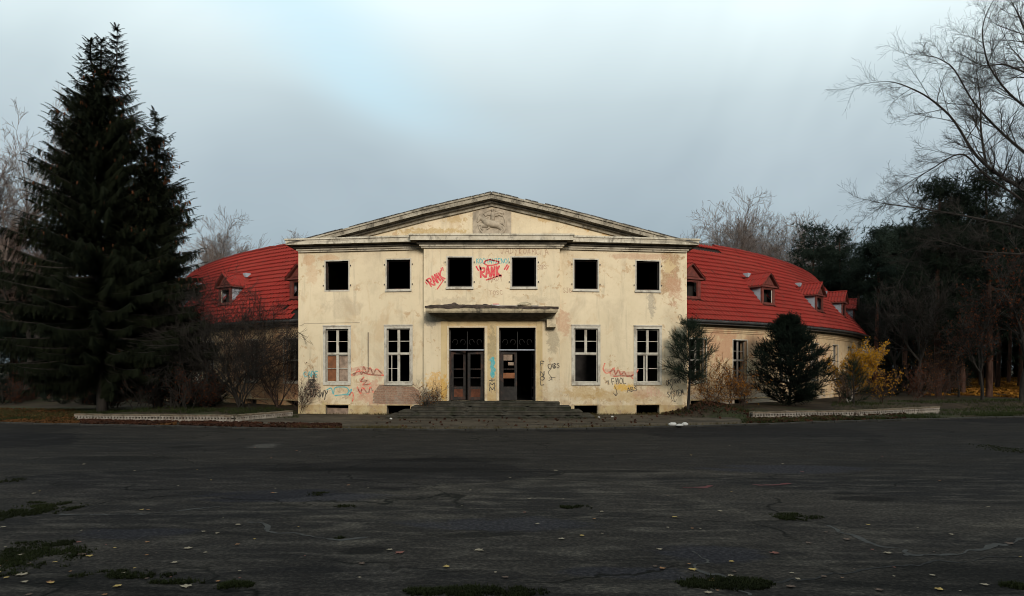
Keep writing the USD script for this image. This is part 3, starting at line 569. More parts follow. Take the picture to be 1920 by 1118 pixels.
# doors
for k, (a, b) in enumerate(DO):
    c = (a + b) / 2; w = b - a
    fp = rect(a - .14, b + .14, .64, 3.72).difference(rect(a, b, .5, 3.65))
    dr = B(MB().extr(fp, y - .13, y - .003) if 0 else MB().extr(fp.difference(rect(-.18, .19, 0, 5)).difference(unary_union([rect(1.83, 3, 0, 5), rect(-3, -1.83, 0, 5)])), y - .15, y + .02), 'door', 'plaster')
    B(MB().box(a + .001, b - .001, y + .12, y + .2, 2.70, 2.78).box(a + .001, b - .001, y + .08, y + .119, 2.72, 2.76), 'transom', 'zinc', dr)
    jm = rect(a, b, .64, 3.65).difference(rect(a + .06, b - .06, .6, 3.59)); B(MB().extr(jm, y + .13, y + .2), 'frame', 'dark_wood', dr)
    # wrought iron scrolls in the fanlight
    mb = MB(); t = np.linspace(0, 1, 18)
    for s in (-1, 1):
        for q in (0, 1):
            cx2 = c + s * (.16 + .32 * q); ang = t * 4.6
            mb.tube(np.c_[cx2 + s * .13 * (1 - .6 * t) * np.cos(ang), np.full(18, y + .22), 3.05 + .16 * (1 - .5 * t) * np.sin(ang)], .006, 5)
    mb.tube([(c, y + .16, 2.78), (c, y + .16, 3.5)], .011, 5); B(mb, 'iron_scroll', 'metal', dr)
    def leaf(hx, ang, panels, name='leaf'):
        """a door leaf hinged at hx; its width runs along +x before the turn"""
        W, z0, z1 = w / 2 - .07, .67, 2.69
        mbl = MB()
        P = rect(0, W, z0, z1).difference(rect(.11, W - .11, z0 + .55, z1 - .12)); P = P.difference(rect(.13, W - .13, z0 + .12, z0 + .45))
        mbl.extr(P, 0, .05)
        for zz in (z0 + .92, z0 + 1.28): mbl.box(.11, W - .11, .01, .04, zz - .018, zz + .018)
        def place(v):
            v = np.array(v, float); s = 1 if ang >= 0 else 1
            dx = hx[1]; x2 = v[:, 0] * dx
            return np.c_[hx[0] + x2 * math.cos(ang) , y + .2 + abs(math.sin(ang)) * v[:, 0] + v[:, 1], v[:, 2]]
        lf = mbl.build(name, M['dark_wood'], dr, place)
        return W, z0, z1, place
    if k == 0:
        W, z0, z1, pl = leaf((a + .065, 1), .5, None)
        MB().box(.13, W - .13, .01, .035, z0 + .12, z0 + .45).build('panel', M['door_panel'], dr, pl)
        W, z0, z1, pl = leaf((b - .065, -1), .15, None)
        MB().box(.13, W - .13, .01, .035, z0 + .12, z0 + .45).build('panel', M['door_panel'], dr, pl)
    else:
        W, z0, z1, pl = leaf((a + .065, 1), .12, None)
        MB().box(.13, W - .13, .01, .035, z0 + .12, z0 + .45).build('panel', M['dark_wood'], dr, pl)
        MB().box(.10, W - .2, .055, .07, z1 - .38, z1 - .11).box(.3, W - .14, .055, .07, z1 - .58, z1 - .45).build('board', M['grey_board'], dr, pl)
        MB().box(.10, W - .1, -.02, -.001, z0 + .9, z0 + 1.12).build('board', M['brown_board'], dr, pl)
        W, z0, z1, pl = leaf((b - .065, -1), 1.45, None)
MB().box(-1.9, 1.9, y - .2, y + .1, .56, .648).build('threshold', M['step'], HOUSE)
# steps
for k in range(4):
    hx, yf = 2.75 + .42 * k, RIS - .75 - .42 * k; z1 = .63 - .158 * k; z0 = z1 - .158 if k < 3 else -.1
    rngs = np.random.default_rng(40 + k); n = 48
    xs = np.linspace(-hx, hx, n); prof = [(0, z0), (0, z1 - .045), (-.025, z1 - .04), (-.03, z1 - .012), (-.018, z1)]
    rows = []
    for i, x in enumerate(xs):
        chip = .05 * meshkit.fbm(np.array([[x * 2.5, k * 3.0, 0]]), 3)[0] + (.09 if rngs.random() < .12 else 0)
        rows.append([(x, yf + o + chip * (j > 0), z - chip * .5 * (j > 1)) for j, (o, z) in enumerate(prof)] + [(x, RIS - .02, z1)])
    mb = MB(); nP = 6
    for a_, b_ in zip(rows[:-1], rows[1:]): mb.add(a_ + b_, [(q, nP + q, nP + q + 1, q + 1) for q in range(nP - 1)])
    mb.add(rows[0], [(0, q, q + 1) for q in range(1, nP - 1)]); mb.add(rows[-1], [(0, q + 1, q) for q in range(1, nP - 1)])
    mb.build('step', M['step'], HOUSE)
# ---- emblem in the pediment: ring, horse and rider in relief
EX, EY = 0.0, .02
panel = Polygon([(-.8, 7.46), (.8, 7.46), (.8, 8.49), (.25, 8.64), (-.25, 8.64), (-.8, 8.49)])
em = MB().extr(panel, -.03, .019).build('emblem', M['relief'], HOUSE, label='carved stone panel with a rider on horseback in a ring')
def lump(parts, flat=.42):
    """hulls of sphere pairs, flattened towards the panel: (x, z, r) in 1/100 m about the centre"""
    out = MB()
    import manifold3d as m3
    ball = lambda x, z, r: m3.Manifold.sphere(r / 100, 14).translate((x / 100, 0, z / 100))
    body = m3.Manifold()
    for chain in parts:
        for p0, p1 in zip(chain[:-1], chain[1:]): body = body + m3.Manifold.hull(ball(*p0) + ball(*p1))
        if len(chain) == 1: body = body + ball(*chain[0])
    ms = body.to_mesh(); v = np.array(ms.vert_properties[:, :3]); v[:, 1] *= flat
    return out.add(v * (1.12, 1, 1.12) + (EX, -.03, 8.03), np.array(ms.tri_verts))
horse = [[(-18, 0, 14), (0, -3, 14), (18, -6, 14)], [(-22, 4, 12), (-36, 16, 8.5), (-46, 20, 7)], [(-46, 21, 7.5), (-50, 10, 5.5), (-54, 5, 4)], [(-44, 30, 3), (-44, 24, 5)],
         [(-22, -8, 7), (-38, -8, 5), (-42, -18, 4), (-36, -24, 3.5)], [(-20, -10, 7), (-34, -12, 5), (-44, -5, 4), (-50, -9, 3.5)],
         [(20, -8, 11), (30, -18, 7), (38, -25, 4.5), (30, -36, 4), (26, -42, 4)], [(22, -8, 10), (36, -14, 6), (46, -24, 4.5), (42, -34, 4), (36, -40, 3.5)], [(28, 0, 5), (40, -2, 4), (48, -12, 3), (50, -22, 2)]]
lump(horse, 1.15).build('horse', M['relief'], em, smooth=40)
rider = [[(2, 14, 8), (3, 26, 9), (2, 34, 8)], [(2, 42, 3.5), (1, 48, 6)], [(-2, 33, 4.5), (-16, 30, 4), (-24, 26, 3), (-30, 34, 3)], [(8, 33, 4.5), (18, 26, 4), (24, 36, 3.2)], [(0, 12, 6), (-8, -4, 5), (-12, -18, 4), (-17, -22, 3.5)], [(-12, 24, 2), (-30, 12, 2), (-40, 2, 2)],
         [(10, 34, 6), (26, 40, 7), (40, 36, 5)], [(12, 28, 5), (26, 32, 5), (36, 26, 3)]]
lump(rider, 1.5).build('rider', M['relief'], em, smooth=40)
ring = [[(50 * math.cos(a), -2 + 50 * math.sin(a), 3.6) for a in np.linspace(-2.9, 1.3, 26)], [(50 * math.cos(a), -2 + 50 * math.sin(a), 3.0) for a in np.linspace(1.6, 2.6, 8)]]
lump(ring, 1.0).build('ring', M['relief'], em, smooth=40)
B(MB().box(-.88, .88, -.06, .018, 7.39, 7.455), 'emblem_ledge', 'stone')

# ------------------------------------------------------------------ graffiti: brush strokes lying on the plaster
FONT = {'R': [[(0, 0), (.05, 1)], [(-.05, .95), (.55, .95), (.6, .6), (.1, .5), (.65, 0)]], 'A': [[(0, 0), (.3, 1), (.6, 0)], [(.1, .38), (.5, .38)]], 'N': [[(0, 0), (.05, 1), (.5, .05), (.55, 1)]], 'K': [[(.05, 0), (.05, 1)], [(.55, 1), (.08, .5), (.6, 0)]],
        'O': [[(.3, 1), (.02, .7), (.02, .3), (.3, 0), (.58, .3), (.58, .7), (.3, 1)]], 'C': [[(.55, .85), (.3, 1), (.03, .7), (.03, .3), (.3, 0), (.58, .15)]], 'H': [[(0, 0), (.02, 1)], [(.55, 0), (.52, 1)], [(.02, .5), (.54, .5)]], 'M': [[(0, 0), (.08, 1), (.3, .4), (.55, 1), (.62, 0)]],
        'E': [[(.5, 1), (.03, 1), (.03, 0), (.5, 0)], [(.03, .5), (.4, .5)]], 'J': [[(.1, 1), (.5, 1)], [(.35, 1), (.33, .2), (.15, 0), (0, .2)]], 'D': [[(.05, 0), (.05, 1), (.5, .75), (.52, .3), (.05, 0)]], 'Y': [[(0, 1), (.28, .5), (.55, 1)], [(.28, .5), (.2, -.3)]],
        'I': [[(.1, 0), (.1, 1)]], 'U': [[(0, 1), (.05, .2), (.3, 0), (.5, .25), (.52, 1)], [(.52, .4), (.56, 0)]], 'W': [[(0, 1), (.1, 0), (.3, .7), (.5, 0), (.65, 1)]], 'L': [[(.03, 1), (.03, 0), (.5, 0)]], 'T': [[(0, 1), (.6, 1)], [(.3, 1), (.3, 0)]], 'S': [[(.55, .85), (.3, 1), (.05, .78), (.5, .3), (.3, 0), (0, .15)]],
        'B': [[(.05, 0), (.05, 1), (.45, .85), (.1, .52), (.55, .25), (.05, 0)]], 'P': [[(.05, 0), (.05, 1), (.5, .85), (.48, .55), (.06, .48)]], 'F': [[(.05, 0), (.05, 1), (.5, 1)], [(.05, .5), (.4, .5)]], 'X': [[(0, 1), (.55, 0)], [(.55, 1), (0, 0)]], '!': [[(.1, 1), (.08, .3)], [(.07, .08), (.08, .0)]],
        '"': [[(.05, 1.1), (.0, .7)], [(.22, 1.1), (.18, .7)]], '+': [[(.3, 0), (.3, .9)], [(0, .5), (.6, .5)]], '1': [[(.05, .75), (.25, 1), (.25, 0)]], '3': [[(.05, .9), (.4, 1), (.45, .7), (.15, .52), (.5, .3), (.3, 0), (0, .1)]], 'G': [[(.55, .85), (.3, 1), (.03, .6), (.1, .1), (.45, .05), (.52, .45), (.3, .45)]]}
def smoothline(P, k=10):
    P = np.array(P, float)
    if len(P) < 3: return P
    t = np.linspace(0, len(P) - 1, k * (len(P) - 1)); out = []
    for u in t:
        i = min(int(u), len(P) - 2); f_ = u - i
        p0, p1, p2, p3 = P[max(i - 1, 0)], P[i], P[i + 1], P[min(i + 2, len(P) - 1)]
        out.append(.5 * (2 * p1 + (p2 - p0) * f_ + (2 * p0 - 5 * p1 + 4 * p2 - p3) * f_ ** 2 + (3 * p1 - p0 - 3 * p2 + p3) * f_ ** 3))
    return np.array(out)
def facade(px, py, ry=0.0):
    """where a pixel falls on the splayed front (or on the risalit when ry is set)"""
    D = 30.0 + ry
    if not ry:
        for _ in range(4): D = 30 + SPLAY * max(0, abs(S(px, D)) - KX)
    return S(px, D), CAMZ - (py - HZ) / F * D
def strokes(lines, w, paint, y0, label):
    polys = [LineString(smoothline(l)).buffer(w * 1.3, 3) for l in lines if len(l) > 1]
    P = unary_union(polys).simplify(.002)
    B(MB().extr(P, y0 - .0045, y0 - .0012), 'graffiti', 'paint_' + paint, label=label)
def write(text, px0, py0, px1, py1, paint, w=.014, ry=0.0, rot=0.0, label=None, vertical=False, jit=.06, y0=None):
    """text in the box px0..px1, py0 (top)..py1 (bottom) of the picture"""
    (x0, zt), (x1, zb) = facade(px0, py0, ry), facade(px1, py1, ry); rng = np.random.default_rng(len(text) * 7 + int(px0))
    n = len(text); L = []
    for k, ch in enumerate(text):
        for st in FONT.get(ch, []):
            pts = []
            for a_, b_ in st:
                if vertical: u, v_ = a_ / .62, 1 - (k + 1 - b_ * .85) / n
                else: u, v_ = (k + a_ * 1.25) / n, b_
                u += rng.normal() * jit / n; v_ += rng.normal() * jit * (.5 if not vertical else 1 / n)
                pts.append((u, v_))
            L.append([((x0 + x1) / 2 + (u - .5) * (x1 - x0) * math.cos(rot) - (v_ - .5) * (zt - zb) * math.sin(rot), (zt + zb) / 2 + (u - .5) * (x1 - x0) * math.sin(rot) + (v_ - .5) * (zt - zb) * math.cos(rot)) for u, v_ in pts])
    strokes(L, w, paint, (RIS if ry else 0) if y0 is None else y0, label or 'graffiti word in %s paint' % paint)
def freehand(pxs, paint, w, label, ry=0.0, y0=None): strokes([[facade(a_, b_, ry) for a_, b_ in l] for l in pxs], w, paint, (RIS if ry else 0) if y0 is None else y0, label)
RY = RIS
write('RANK', 901, 501, 941, 519, 'red', .030, RY, .06, 'large red tag between the two middle windows')
freehand([[(917, 487), (935, 491), (930, 496), (916, 498), (908, 494), (911, 489), (920, 487)], [(912, 525), (925, 521), (940, 516)], [(893, 500), (897, 507)], [(899, 499), (902, 506)], [(946, 505), (951, 497)], [(950, 506), (954, 499)]], 'red', .022, 'red halo, quotation marks and underline of the large tag', RY)
write('RANK', 802, 515, 834, 531, 'red', .024, RY, .55, 'smaller slanted red tag beside the left middle window')
freehand([[(820, 542), (832, 525)], [(798, 529), (801, 533)], [(799, 525), (803, 529)], [(827, 503), (828, 508)], [(830, 502), (831, 507)]], 'red', .018, 'red underline and quotation marks of the slanted tag', RY)
write('KOCHAMJENO!', 893, 485, 958, 494, 'teal', .010, RY, 0, 'thin teal handwriting above the large red tag')
write('JADYKOAMCIA', 940, 466, 1030, 477, 'brown', .008, RY, -.03, 'faint brown handwriting high above the right middle window')
write('SORS', 1008, 497, 1026, 505, 'brown', .007, RY, .1, 'small faint tag right of the right middle window')
write('TOSC', 918, 545, 944, 553, 'brown', .007, RY, .05, 'small faint tag under the large red tag')
write('HADY', 916, 519, 944, 527, 'brown', .007, RY, .15, 'faint scribble under the large red tag')
write('SJB', 1056, 540, 1074, 549, 'brown', .007, 0, 0, 'small faint tag left of the fifth upper window')
write('CAPE', 570, 697, 598, 707, 'teal', .014, 0, 0, 'teal tag left of the first lower window')
write('KURWY', 573, 731, 617, 744, 'black', .016, 0, -.08, 'black graffiti word low at the left corner')
freehand([[(613, 731), (621, 728), (625, 739), (629, 727), (650, 727), (652, 738), (628, 742)], [(652, 737), (659, 730), (656, 739), (650, 741)]], 'teal', .018, 'teal zigzag below the first lower window')
freehand([[(580, 713), (590, 713), (585, 719), (580, 725), (590, 726)], [(580, 716), (588, 722)]], 'black', .035, 'small solid black hourglass tag')
freehand([[(658, 690), (657, 701), (664, 704), (672, 692), (678, 702), (682, 688), (688, 700), (694, 690), (700, 702), (706, 692), (718, 703)], [(660, 703), (675, 696), (690, 702), (719, 704)], [(682, 708), (676, 716), (688, 714), (680, 722), (694, 720)], [(670, 726), (676, 738), (680, 727), (690, 738), (694, 726), (700, 736)], [(655, 742), (660, 736), (663, 742), (661, 752)]], 'salmon', .022, 'faded red scrawl between the two left lower windows')
freehand([[(1134, 682), (1131, 692), (1137, 700), (1146, 696), (1152, 690)], [(1144, 700), (1150, 691), (1154, 702), (1160, 694), (1164, 704), (1170, 697), (1176, 706), (1190, 702), (1196, 694)], [(1150, 706), (1180, 705), (1186, 710)]], 'salmon', .022, 'red orange scrawl between the two right lower windows')
freehand([[(660, 694), (680, 690), (700, 696), (716, 698)], [(664, 702), (690, 699), (712, 704)], [(676, 712), (690, 716), (684, 722)], [(672, 732), (690, 734), (698, 730)]], 'pink', .055, 'pink overspray under the left red scrawl')
freehand([[(1136, 694), (1155, 697), (1175, 700), (1192, 699)], [(1146, 703), (1168, 703), (1184, 705)]], 'pink', .05, 'pink overspray under the right red scrawl')
write('FMOL', 1147, 709, 1176, 720, 'black', .010, 0, .1, 'black tag under the red orange scrawl')
freehand([[(1136, 717), (1141, 714), (1140, 722)], [(1152, 724), (1156, 733), (1154, 742)], [(1150, 737), (1155, 742), (1158, 737)]], 'black', .010, 'black arrow under the red orange scrawl')
write('ABS', 1176, 726, 1196, 734, 'black', .011, 0, .15, 'small black tag below the last lower window')
write('HELL', 1214, 730, 1242, 742, 'pink', .012, 0, 0, 'pale pink letters right of the orange patch')
write('ORTANA', 1249, 711, 1277, 721, 'black', .011, 0, .2, 'black word at the right corner, upper line')
write('X', 1256, 722, 1264, 730, 'black', .011, 0, 0, 'black cross between two words at the right corner')
write('SYSTEM', 1251, 733, 1283, 743, 'black', .012, 0, .15, 'black word at the right corner, lower line')
freehand([[(1262, 745), (1265, 753)], [(1260, 750), (1266, 754), (1268, 749)]], 'black', .009, 'black arrow pointing down at the right corner')
write('FINOL', 1013, 677, 1021, 722, 'black', .012, RY, 0, 'black vertical word on the right pilaster', True, y0=RIS - .10)
write('CABS', 1028, 682, 1050, 691, 'black', .012, RY, .08, 'black tag right of the entrance')
freehand([[(1033, 692), (1028, 699), (1034, 708), (1035, 713)], [(1030, 709), (1041, 708)], [(1029, 714), (1034, 711)]], 'black', .010, 'black hook and cross right of the entrance', RY)
write('+MM', 918, 708, 928, 733, 'black', .013, RY, 0, 'black letters on the pillar between the doors', True, y0=RIS - .10)
freehand([[(921, 675), (926, 680), (922, 688), (927, 694), (922, 700), (924, 706)], [(924, 672), (923, 690), (925, 703)]], 'teal', .05, 'teal splash of paint on the pillar between the doors', RY, y0=RIS - .10)

# ------------------------------------------------------------------ the two curved wings
PL = dict(X0=8.2, D0=33.5, th0=.4637, k0=.0304, k1=-.0003)
_s = np.linspace(-3, 46, 2000); _th = PL['th0'] + PL['k0'] * _s + PL['k1'] * _s ** 2
_dx = np.r_[0, np.cumsum(np.cos(_th[:-1]) * np.diff(_s))]; _dy = np.r_[0, np.cumsum(np.sin(_th[:-1]) * np.diff(_s))]
_i0 = np.argmin(np.abs(_s)); _px = PL['X0'] + _dx - _dx[_i0]; _py = PL['D0'] + CAMY + _dy - _dy[_i0]
def wing_map(sgn):
    def f_(v):
        v = np.asarray(v, float); s, o, z = v[:, 0], v[:, 1], v[:, 2]
        x, yy, th = np.interp(s, _s, _px), np.interp(s, _s, _py), np.interp(s, _s, _th)
        return np.c_[sgn * (x - np.sin(th) * o), yy + np.cos(th) * o, z]
    return f_
HE, HR, WD, LEN = 4.35, 8.8, 3.54, 36.0
SL = (HR - HE) / WD
def roofz(o): return HE + SL * o
WIN_S = [2.1, 5.2, 9.4, 13.2, 17.1, 21.0, 25, 29]; DORM_S = [2.0, 8.3, 15.1, 21.3, 27.6]
for sgn in (1, -1):
    fm = wing_map(sgn); nm = 'right' if sgn > 0 else 'left'
    def W(mb, name, mat, parent=HOUSE, **kw):
        v, f_ = mb.arr(); v = fm(v)
        f_ = f_[np.abs(v[f_, 0]).max(1) > 8.25]
        if sgn < 0: f_ = f_[:, ::-1]
        return raw(name, v, f_, M[mat], parent, **kw)
    holes = unary_union([rect(c - .56, c + .56, 1.35, 3.4) for c in WIN_S] + [rect(c - .45, c + .45, -.05, .4) for c in WIN_S])
    mb = MB(); a = -2.0
    while a < LEN:
        mb.extr(rect(a, a + .6, -.6, HE - .12).difference(holes), .45, .85); a += .6
    W(mb, 'wing_wall', 'wing_plaster')
    def strip(prof, a, b, step=.6):
        ss = np.linspace(a, b, int((b - a) / step) + 2); m_ = MB(); nP = len(prof)
        v = [(s, o, z) for s in ss for o, z in prof]
        return m_.add(v, [(i * nP + k, (i + 1) * nP + k, (i + 1) * nP + k + 1, i * nP + k + 1) for i in range(len(ss) - 1) for k in range(nP - 1)])
    W(strip([(.449, 3.72), (.40, 3.74), (.40, 3.80), (.36, 3.83), (.36, 3.9), (.30, 3.94), (.30, 4.0), (.449, 4.02)], -1, LEN), 'eaves_moulding', 'wing_plaster')
    W(strip([(.449, .40), (.42, .42), (.42, .46), (.449, .48)], -1, LEN), 'plinth_band', 'plinth')
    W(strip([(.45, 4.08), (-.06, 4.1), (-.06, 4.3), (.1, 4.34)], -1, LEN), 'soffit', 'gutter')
    ga = np.linspace(-math.pi, 0, 8); W(strip([(-.16 + .085 * math.cos(t), 4.27 + .1 * math.sin(t)) for t in ga] + [(-.16 + .07 * math.cos(t), 4.27 + .085 * math.sin(t)) for t in ga[::-1]], -1, LEN, .9), 'gutter', 'gutter')
    # inside: floors and a spine wall so that the windows look into dark rooms
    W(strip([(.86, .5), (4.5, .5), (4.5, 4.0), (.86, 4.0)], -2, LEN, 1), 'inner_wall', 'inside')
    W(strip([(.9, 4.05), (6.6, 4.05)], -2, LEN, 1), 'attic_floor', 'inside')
    W(strip([(6.65, -.5), (6.65, 4.2)], -2, LEN, 1), 'wing_back_wall', 'wing_plaster')
    W(strip([(7.08, HE - .1), (WD + .02, HR - .08)], -2, LEN, 1), 'back_roof', 'tile')
    dh = unary_union([rect(c - .5, c + .5, .9, 2.0) for c in DORM_S])
    W(strip([(.0, roofz(0) - .06), (.82, roofz(.82) - .06)], -1, LEN, .6), 'roof_boarding', 'inside')
    W(strip([(.82, roofz(.82) - .06), (WD, HR - .06)], -1, LEN, .6), 'roof_boarding', 'inside') if 0 else None
    mb = MB()
    edges = [-1] + sum([[c - .6, c + .6] for c in DORM_S], []) + [LEN]
    for a, b in zip(edges[::2], edges[1::2]): 
        q = strip([(.82, roofz(.82) - .06), (WD, HR - .06)], a, b, .6).arr(); mb.add(*q)
    for c in DORM_S:
        q = strip([(2.1, roofz(2.1) - .06), (WD, HR - .06)], c - .6, c + .6, .3).arr(); mb.add(*q)
    W(mb, 'roof_boarding', 'inside')
    # pantiles
    slope = math.hypot(WD, HR - HE); nc = 19; ch = slope / nc; ux, uz = WD / slope, (HR - HE) / slope
    tw = .25; u = np.linspace(0, 1, 6); wave = .040 * np.sin(u * 2 * np.pi) + .006 * (u - .5)
    rng = np.random.default_rng(60 + sgn); TV, TF, nT = [], [], 0
    missing = {(17, i) for i in range(20, 33)} if sgn > 0 else {(1, 9), (2, 9), (0, 8), (0, 9), (1, 10), (2, 13)}
    for r in range(nc):
        t0, t1 = r * ch - (.06 if r == 0 else .035), (r + 1) * ch
        for i, s0 in enumerate(np.arange(-.9, LEN - .1, tw)):
            omid = (t0 + t1) / 2 * ux; sm = s0 + tw / 2
            if any(abs(sm - c) < .66 and .78 < omid < 2.02 for c in DORM_S) or (r, i) in missing: continue
            j = rng.normal(0, .006); tilt = rng.normal(0, .004)
            ds = s0 + u * tw * .99 + rng.normal(0, .003)
            rows = []
            for t, lift in ((t0, .080), (t1 + .012, .011)):
                nlift = lift + wave + j
                rows.append(np.c_[ds, t * ux - nlift * uz + 0 * u, HE + t * uz + nlift * ux])
            low = rows[0].copy(); low[:, 1] += .055 * uz; low[:, 2] -= .055 * ux
            TV.append(np.vstack([low, rows[0], rows[1]]))
            k = np.arange(5)
            TF.append(np.vstack([np.stack([k, k + 1, k + 7, k + 6], -1), np.stack([k + 6, k + 7, k + 13, k + 12], -1)]) + nT); nT += 18
    mb = MB().add(np.vstack(TV), np.vstack(TF)); W(mb, 'roof_tiles', 'tile', kind='stuff')
    mb = MB(); s0 = -.9; k = 0                                   # ridge caps
    while s0 < LEN - .4:
        gone = (3.6 < s0 < 6.9) if sgn > 0 else False
        if not gone:
            aa = np.linspace(-.1, math.pi + .1, 7); j = rng.normal(0, .008)
            v = [(s0 + q, WD + .13 * math.cos(t) * (1 + .12 * (q == 0)), HR - .03 + j + .10 * math.sin(t) * (1 + .12 * (q == 0))) for q in (0, .40) for t in aa]
            mb.add(v, [(i, i + 1, i + 8, i + 7) for i in range(6)])
        s0 += .38; k += 1
    W(mb, 'ridge_tiles', 'tile', kind='stuff')
    if sgn > 0: W(strip([(WD - .1, HR - .09), (WD - .06, HR + .05), (WD + .1, HR + .05), (WD + .1, HR - .09)], 3.6, 6.95, .5), 'ridge_board', 'gutter', label='bare black ridge board where the ridge tiles are gone')
    # wing windows
    for c in WIN_S[:7]:
        wn = W(MB().extr(frame_poly(c, 1.12, 1.35, 3.4, .05), .435, .5), 'window', 'white_wood')
        W(MB().extr(frame_poly(c, 1.02, 1.4, 3.35, .05), .6, .66), 'frame', 'grey_wood', wn)
        W(MB().box(c - .56, c + .56, .36, .434, 1.24, 1.3), 'sill', 'white_wood', wn)
        W(MB().box(c - .51, c + .51, .59, .665, 2.34, 2.43), 'transom', 'grey_wood', wn)
        W(MB().box(c - .045, c + .045, .595, .66, 2.431, 3.35), 'mullion', 'grey_wood', wn); W(MB().box(c - .03, c + .03, .595, .66, 1.4, 2.339), 'mullion', 'grey_wood', wn)
        for zz in (2.85, 1.85): W(MB().box(c - .51, c - .046, .61, .64, zz - .013, zz + .013).box(c + .046, c + .51, .61, .64, zz - .013, zz + .013), 'glazing_bar', 'grey_wood', wn)
    # dormers
    for c in DORM_S:
        o0, zs, ze, zp = .80, roofz(.80) + .02, 6.40, 7.06
        front = Polygon([(c - .66, zs - .05), (c + .66, zs - .05), (c + .66, ze), (c, zp - .06), (c - .66, ze)]).difference(rect(c - .46, c + .46, zs + .1, ze - .16))
        dm = W(MB().extr(front, o0, o0 + .08), 'dormer', 'red_wood')
        W(MB().extr(frame_poly(c, .84, zs + .14, ze - .2, .039), o0 + .03, o0 + .07), 'frame', 'red_wood', dm)
        if c == 8.3: W(MB().box(c + .37, c + .415, o0 + .031, o0 + .06, zs + .145, ze - .205), 'shutter_post', 'white_wood', dm)
        W(MB().box(c - .6, c + .6, o0 - .07, o0 - .001, zs + .0, zs + .06), 'sill', 'red_wood', dm)
        W(MB().box(c - .76, c + .76, o0 - .1, o0 - .001, ze - .08, ze + .0).extr(Polygon([(c - .42, ze + .06), (c + .42, ze + .06), (c, zp - .2)]), o0 - .04, o0 - .0005), 'gable_trim', 'red_wood', dm)
        for s in (-1, 1):
            oe = (ze - HE) / SL
            pts = [(o0 + .081, roofz(o0 + .08)), (o0 + .081, ze), (oe + .05, ze), ]
            xx = c + s * .66
            v = [(xx - s * w_, o, z) for w_ in (0, .04) for o, z in pts]
            W(MB().add(v, [(0, 1, 2), (3, 5, 4)]).add(v, [(0, 1, 4, 3), (1, 2, 5, 4), (2, 0, 3, 5)]), 'cheek', 'zinc', dm)
        # little tiled roof: two slopes of tiles that run back into the big roof
        TVd, TFd, nD = [], [], 0; hw = .88; dzr = (zp - ze + .08) / hw
        for s in (-1, 1):
            for q in range(10):
                oa, ob = o0 - .16 + q * .19, o0 - .16 + (q + 1) * .19 + .0
                for rr in range(2):
                    xa, xb = hw * (1 - rr / 2) , hw * (1 - (rr + 1) / 2) - (.0 if rr else .02)
                    zz0, zz1 = zp + .03 - dzr * xa, zp + .03 - dzr * xb
                    if oa > (max(zz0, zz1) - HE) / SL + .25: continue
                    ou = oa + u * .188; lift = wave * .8 + .03
                    a1 = np.c_[np.full(6, c + s * xa), ou, zz0 + lift + .03]; b1 = np.c_[np.full(6, c + s * xb), ou, zz1 + lift]
                    l1 = a1 - (0, 0, .04)
                    TVd.append(np.vstack([l1, a1, b1])); k = np.arange(5)
                    TFd.append(np.vstack([np.stack([k, k + 1, k + 7, k + 6], -1), np.stack([k + 6, k + 7, k + 13, k + 12], -1)]) + nD); nD += 18
        W(MB().add(np.vstack(TVd), np.vstack(TFd)), 'dormer_roof', 'tile', dm, kind='stuff')
        v = [(c + s * hw * 1.0 * (1 - t), o, zp - dzr * hw * (1 - t) + dz) for o in (o0 - .15, (zp - HE) / SL + .1) for s, t in ((-1, 0), (0, 1), (1, 0)) for dz in (-.02, .03)]
        W(MB().add(v, [(0, 2, 3, 1), (2, 4, 5, 3), (0, 1, 7, 6), (6, 7, 9, 8), (8, 9, 11, 10), (0, 6, 8, 2), (2, 8, 10, 4), (1, 3, 9, 7), (3, 5, 11, 9), (4, 10, 11, 5)]), 'dormer_boarding', 'red_wood', dm)
        W(MB().tube([(c, o, zp + .065) for o in np.linspace(o0 - .17, (zp - HE) / SL, 6)], .055, 7), 'ridge_tiles', 'tile', dm)
        oe = (zp - HE) / SL
        W(MB().box(c - .3, c + .3, oe - .3, oe + .16, zp - .1, zp + .13), 'flashing', 'zinc', dm)
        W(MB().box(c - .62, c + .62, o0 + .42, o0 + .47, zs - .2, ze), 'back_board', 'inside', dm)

# ------------------------------------------------------------------ plants: builders
def prisms(P0, P1, R0, R1, n=3):
    P0, P1 = np.asarray(P0, float), np.asarray(P1, float); d = P1 - P0; d /= np.linalg.norm(d, axis=1, keepdims=True) + 1e-9
    ref_ = np.where(np.abs(d[:, 2:3]) < .8, [[0, 0, 1.0]], [[1.0, 0, 0]]); a = np.cross(d, ref_); a /= np.linalg.norm(a, axis=1, keepdims=True); b = np.cross(d, a)
    w = np.arange(n) * 2 * np.pi / n; o = np.cos(w)[None, :, None] * a[:, None] + np.sin(w)[None, :, None] * b[:, None]
    V = np.concatenate([P0[:, None] + o * np.asarray(R0)[:, None, None], P1[:, None] + o * np.asarray(R1)[:, None, None]], 1)
    j = np.arange(n); f = np.stack([j, (j + 1) % n, n + (j + 1) % n, n + j], -1)
    return V.reshape(-1, 3), (f[None] + (np.arange(len(P0)) * 2 * n)[:, None, None]).reshape(-1, 4)
